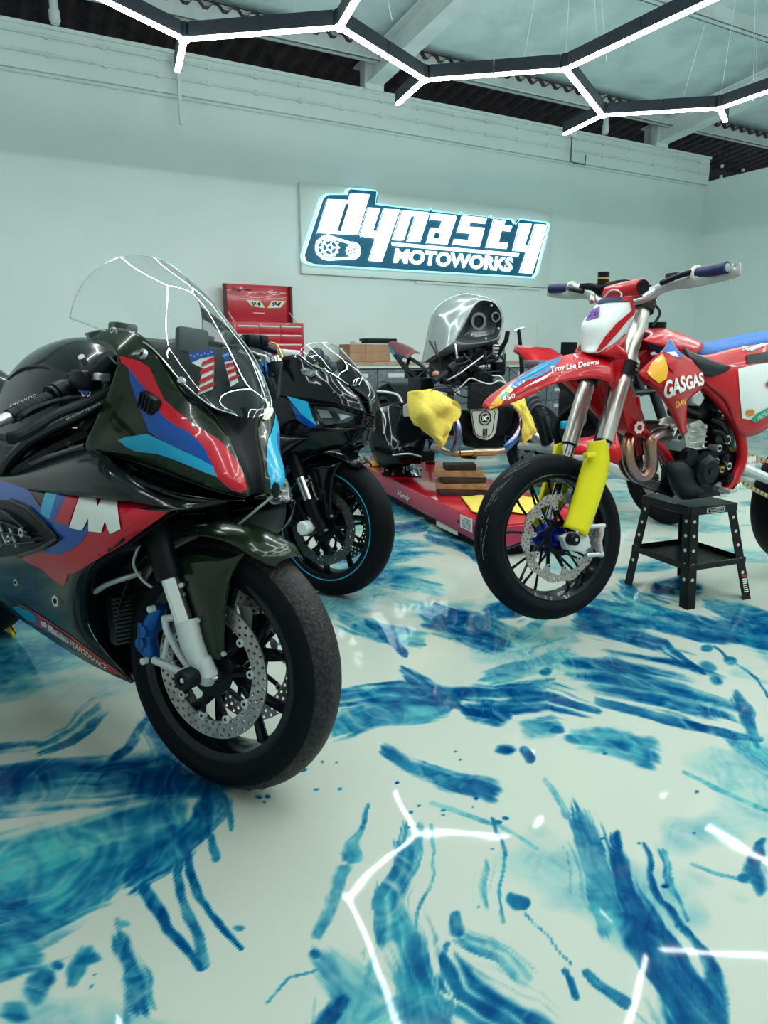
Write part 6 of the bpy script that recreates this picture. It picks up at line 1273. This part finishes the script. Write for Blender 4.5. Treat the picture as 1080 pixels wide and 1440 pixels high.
# ------------------------------------------------------------------ cabinets, chest, boxes against the back wall
M_cab = mat('grey_wood_front', (.17, .19, .21), .5, var=(30, .4)); M_top = mat('wood_worktop', (.52, .34, .22), .5, var=(12, .25)); M_pull = mat('pale_pull', (.62, .66, .64), .4); M_box = mat('cardboard', (.46, .27, .16), .8, var=(8, .15))
VB = .62
zt = wallp(515, 509, VB).z; ua = wallp(300, 510, VB).x; ub = wallp(822, 510, VB).x
g = G(); rbox(g, ua, ub, .0, VB+.02, zt-.035, zt, M_top); tag(g.obj('worktop', smooth=False), 'long pale wood worktop over the grey cabinets along the back wall', 'worktop')
g = G(); rbox(g, ua, ub, .02, VB+.012, zt-.065, zt-.036, M_pull); tag(g.obj('worktop_rail', smooth=False), 'pale metal strip right under the wooden worktop', 'trim')
n = 8
for i in range(n):
    u0 = ua+(ub-ua)*i/n; u1 = ua+(ub-ua)*(i+1)/n-.004; c = RM @ Vector(((u0+u1)/2, VB/2, 0)); Mx = Matrix.Translation(c) @ Matrix.Rotation(math.atan2(WD.y, WD.x), 4, 'Z'); w_ = u1-u0
    t = thing('drawer_cabinet', Mx, 'grey wood drawer cabinet with pale pulls, %s under the worktop' % ['leftmost', 'second from the left', 'third from the left', 'fourth from the left', 'fourth from the right', 'third from the right', 'second from the right', 'rightmost'][i], 'cabinet', 'grey cabinets under the worktop')
    g = G(); g.box((0, 0, (zt-.07)/2), (w_, VB-.06, zt-.07), M_cab); g.obj('body', t, smooth=False)
    for k in range(4):
        z = zt-.075-(k+.5)*(zt-.15)/4; g = G(); g.box((0, -(VB/2-.015), z), (w_-.01, .02, (zt-.15)/4-.01), M_cab, None, .002); d = g.obj('drawer', t); g = G(); g.box((0, -(VB/2+.002), z+.03), (w_*.6, .012, .045), M_pull, None, .004); g.obj('pull', d)
def at_w(px, py, v): p = wallp(px, py, v); return p
M_tb = mat('toolbox_red', (.50, .006, .022), .3, 0, .4); M_tbd = mat('toolbox_dark', (.06, .01, .015), .5)
a = at_w(328, 452, .60); b = at_w(427, 455, .60); z0 = zt
cx = RM @ Vector(((a.x+b.x)/2, .35, z0)); Mx = Matrix.Translation(cx) @ Matrix.Rotation(math.atan2(WD.y, WD.x), 4, 'Z'); TW = b.x-a.x; TH = a.z-z0
TB = thing('tool_chest', Mx, 'red tool chest with open lid and two 94 stickers on the worktop', 'tool chest')
g = G(); g.box((0, 0, TH/2), (TW, .50, TH), M_tb, None, .006); g.obj('body', TB)
for r in range(4):
    z = TH-.055-r*.085
    cols = 3 if r < 2 else 1
    for k in range(cols):
        w_ = (TW-.05)/cols; x = -TW/2+.025+w_*(k+.5); g = G(); g.box((x, -.252, z-.012), (w_-.008, .012, .072), M_tb, None, .002); d = g.obj('drawer', TB); g = G(); g.box((x, -.262, z+.016), (w_-.02, .014, .014), M_pull, None, .003); g.obj('pull', d)
la = at_w(315.5, 451, .16); lb = at_w(411, 451, .16); lt = at_w(317, 399, .16).z
I_ = Mx.inverted(); U = lambda px, py, v: I_ @ (RM @ at_w(px, py, v))
LX0 = U(316, 440, .16).x; LX1 = U(410.5, 440, .16).x; y0 = .19
g = G(); g.box(((LX0+LX1)/2, y0+.03, (lt-z0+TH)/2), (LX1-LX0, .04, lt-z0-TH+.01), M_tb, None, .004); lid = g.obj('lid', TB)
g = G()
for x in (LX0+.012, LX1-.012): g.box((x, y0-.0, (lt-z0+TH)/2), (.024, .05, lt-z0-TH), M_tbd)
g.obj('lid_edge', lid, smooth=False)
g = G()
for x in (LX0+.03, LX1-.03): g.tube([(x, -.05, TH-.01), (x, y0, TH+.12)], .006, M_alup, 8); 
g.obj('lid_strut', TB)
fy = y0+.008
def lq(px, py): p = U(px, py, .16+.0); return Vector((p.x, fy-.001, p.z))
def lp(px, py):      # on the inside of the lid
    o_ = I_ @ CAM; r_ = I_.to_3x3() @ ray(px, py); t = (fy-.003-o_.y)/r_.y; return o_+r_*t
g = G(); text_q(g, 'Snap-on', (lp(325, 410), lp(353, 411), lp(353, 405), lp(325, 404)), M_satin, shear=.3, offset=.03); g.obj('lid_lettering', lid, smooth=False)
g = G()
for q, nm in (([(345, 421), (366, 422.5), (373.5, 433.5), (354, 431)], 0), ([(381.5, 423), (403, 423), (395, 433), (375, 433.5)], 1)):
    g.prism([lp(*p) for p in q], (0, -.002, 0), M_or); g.prism([lp(*p)-Vector((0, .0022, 0)) for p in shrink(q, (sum(x for x, y in q)/4, sum(y for x, y in q)/4), .86)], (0, -.001, 0), M_white)
x0 = 353; text_q(g, '94', [lp(*p)-Vector((0, .005, 0)) for p in ((354, 430), (366, 431), (367, 424.5), (353, 424))], M_satin, offset=.03, shear=.1); text_q(g, '94', [lp(*p)-Vector((0, .005, 0)) for p in ((381, 431), (393, 431), (396, 424.5), (383, 424.5))], M_satin, offset=.03, shear=.2); g.obj('race_sticker', lid, smooth=False)
g = G()
for (x_, y_), (xx, yy) in (((382, 411), (390, 411.5)), ((393, 412), (402, 412.5)), ((356, 440), (372, 440.5))): g.prism([lp(x_, y_-.6), lp(xx, yy-.6), lp(xx, yy+.6), lp(x_, y_+.6)], (0, -.002, 0), M_pull)
g.obj('lid_marks', lid, smooth=False)
for i, (x0, x1, y0_, y1) in enumerate(((492, 514, 499.5, 509), (515, 549, 500, 509), (492, 514, 490, 499.3), (515, 552, 490.5, 499.8))):
    a = wallp(x0, y1, .5); b = wallp(x1, y1, .5); zz = zt if i < 2 else zt+.092; c = RM @ Vector(((a.x+b.x)/2, .37, zz)); g = G(); g.box((0, 0, .045), (b.x-a.x, .26, .088), M_box, None, .002); g.box((0, 0, .0893), (b.x-a.x-.004, .05, .0012), mat('parcel_tape', (.55, .38, .22), .4)); o = g.obj('cardboard_box'); o.matrix_world = Matrix.Translation(c) @ Matrix.Rotation(math.atan2(WD.y, WD.x), 4, 'Z')
    tag(o, ['brown cardboard box, lower left of the four on the worktop', 'brown cardboard box, lower right of the four on the worktop', 'brown cardboard box, upper left of the four on the worktop', 'brown cardboard box, upper right of the four on the worktop'][i], 'box', 'cardboard boxes on the worktop')
c = wallp(532, 490, .45); g = G(); g.box((c.x+.04, .37, zt+.184+.034), (.36, .2, .05), M_plast, RM, .008); g.box((c.x+.04, .30, zt+.184+.062), (.30, .05, .012), M_alup, RM, .003); tag(g.obj('black_case'), 'flat black case with silver edge lying on the upper cardboard boxes', 'case')
c = wallp(512, 489, .45); g = G(); g.box((c.x-.06, .37, zt+.184+.016), (.08, .12, .022), M_alup, RM, .004); tag(g.obj('small_tin'), 'small silver tin on the upper left cardboard box', 'tin')
c = wallp(800, 492, .4); mo = thing('monitor', (RM @ Vector((c.x, .40, zt))), 'small black monitor seen between the number plate and the wall', 'monitor'); Rw = Matrix.Rotation(math.atan2(WD.y, WD.x), 4, 'Z')
g = G(); g.box((0, 0, c.z-zt), (.25, .03, .19), M_satin, Rw, .006); g.obj('screen', mo); g = G(); g.box((0, .01, (c.z-zt)/2-.03), (.05, .02, c.z-zt-.06), M_satin, Rw); g.box((0, 0, .006), (.16, .12, .012), M_satin, Rw, .003); g.obj('stand', mo)
# ------------------------------------------------------------------ the lit sign
a = wallp(421, 320, .0); b = wallp(768, 350, .0)
Mx = Matrix.Translation(RM @ Vector(((a.x+b.x)/2, 0, 1.86))) @ Matrix.Rotation(math.atan2(WD.y, WD.x), 4, 'Z'); SI = Mx.inverted()
SG = thing('wall_sign', Mx, 'large lit wall sign reading dynasty MOTOWORKS on a white board', 'sign')
M_brd = mat('sign_board', (.72, .78, .72), .6); M_edge = mat('sign_edge', (.80, .86, .84), .4, 0, 0, emit=(.75, .95, 1, .35)); M_sb = mat('sign_blue', (.004, .07, .14), .5, emit=(.02, .30, .45, .10)); M_cyl = mat('sign_halo', (.03, .25, .6), .5, emit=(.25, .75, 1., 1.0)); M_lt = mat('sign_white_light', (1, 1, 1), .5, emit=(.74, .97, 1., 1.5)); M_sd = mat('sign_dark', (.01, .015, .02), .5)
def sp(cx, cy, v):
    px, py = 400+cx/2.7, 240+cy/2.7; return SI @ (RM @ wallp(px, py, v))
p0 = SI @ (RM @ wallp(422, 257, .0)); p1 = SI @ (RM @ wallp(422, 385, .0)); p2 = SI @ (RM @ wallp(768, 403, .0))
g = G(); g.box(((p1.x+p2.x)/2, -.03, (p0.z+p1.z)/2), (p2.x-p1.x, .05, p0.z-p1.z), M_brd, None, .002); g.obj('back_board', SG, smooth=False)
out = [(66, 322), (72, 345), (105, 358), (560, 385), (948, 407), (962, 390), (1008, 202), (1000, 197), (895, 184), (878, 205), (868, 186), (788, 180), (785, 170), (780, 178), (676, 166), (672, 156), (668, 165), (560, 152), (556, 144), (550, 152), (345, 126), (352, 82), (346, 75), (246, 66), (238, 70), (233, 88), (160, 88), (140, 100)]
def poly(g, pts, v0, v1, m): 
    P = [sp(a, b, v1) for a, b in pts]; g.prism(P, (0, v1-v0, 0), m)
g = G(); poly(g, out, .06, .115, M_edge); ob = g.obj('sign_body', SG, smooth=False)
g = G(); P = [sp(x, y, .118) for x, y in out]; g.tube(P+[P[0]], .007, M_cyl, 6); g.obj('halo_line', ob)
ins = shrink(out, (530, 240), .975); ins = [(x, y) for x, y in ins]
g = G(); poly(g, ins, .115, .118, M_sb); g.obj('blue_field', ob, smooth=False)
LT_ = {'d': [(163, 106), (243, 109), (252, 84), (326, 90), (279, 246), (125, 238)],
 'y': [(318, 138), (366, 142), (338, 228), (352, 229), (378, 143), (440, 148), (372, 346), (320, 342), (346, 258), (292, 252), (286, 240)],
 'n': [(446, 149), (545, 156), (551, 166), (517, 271), (466, 267), (497, 173), (484, 172), (455, 266), (410, 262)],
 'a': [(560, 160), (648, 168), (656, 176), (620, 282), (540, 276), (557, 215), (592, 217), (600, 192), (552, 188)],
 's': [(677, 169), (771, 178), (762, 204), (706, 199), (702, 211), (762, 216), (742, 291), (640, 283), (647, 258), (700, 262), (706, 241), (656, 236)],
 't': [(796, 183), (840, 188), (835, 205), (866, 209), (858, 233), (826, 230), (815, 270), (850, 273), (844, 299), (766, 293)],
 'z': [(895, 197), (941, 201), (914, 284), (928, 286), (954, 201), (1000, 206), (942, 392), (893, 387), (920, 309), (868, 303)]}
for k, pts in LT_.items():
    g = G(); poly(g, pts, .118, .136, M_lt); o = g.obj('sign_letter', ob, smooth=False)
    g = G()
    if k == 'd': poly(g, [(233, 126), (246, 127), (213, 231), (200, 229)], .137, .1385, M_sb)
    if k == 'a': poly(g, [(572, 236), (592, 238), (585, 259), (565, 257)], .137, .1385, M_sb)
    P = [sp(x, y, .137) for x, y in pts]; g.tube(P+[P[0]], .0055, M_sb, 5); g.obj('letter_edge', o)
g = G(); poly(g, [(408, 272), (892, 314), (888, 326), (412, 284)], .118, .134, M_lt); g.obj('light_bar', ob, smooth=False)
g = G(); text_q(g, 'MOTOWORKS', [sp(x, y, .130) for x, y in ((413, 350), (864, 384), (870, 330), (422, 294))], M_lt, offset=.045); g.obj('sign_lettering', ob, smooth=False)
g = G(); ct = []
for k in range(15): t = PI/2+.12+PI*k/14*1.0; ct.append((172+50*math.cos(t), 292-44*math.sin(t)))
for k in range(15): t = -PI/2+.10+PI*k/14; ct.append((256+28*math.cos(t), 304-28*math.sin(t)))
P = [sp(x, y, .126) for x, y in ct]; g.tube(P+[P[0]], .014, M_lt, 6)
for i in range(0, len(P)-1): g.box(P[i], (.03, .012, .03), M_lt)
for cx_, cy_, r in ((172, 292, 30), (256, 304, 18)):
    for q in (1., .35):
        C_ = [sp(cx_+r*q*math.cos(t*PI/8), cy_-r*q*math.sin(t*PI/8), .126) for t in range(17)]; g.tube(C_, .011 if q == 1. else .009, M_lt, 6)
    for t in range(12): a_ = t*PI/6; g.tube([sp(cx_+r*math.cos(a_), cy_-r*math.sin(a_), .126), sp(cx_+r*1.25*math.cos(a_), cy_-r*1.25*math.sin(a_), .126)], .009, M_lt, 5)
    for t in range(5): a_ = t*PI*.4; g.tube([sp(cx_+r*.35*math.cos(a_), cy_-r*.35*math.sin(a_), .126), sp(cx_+r*math.cos(a_), cy_-r*math.sin(a_), .126)], .007, M_lt, 5)
g.obj('chain_emblem', ob)
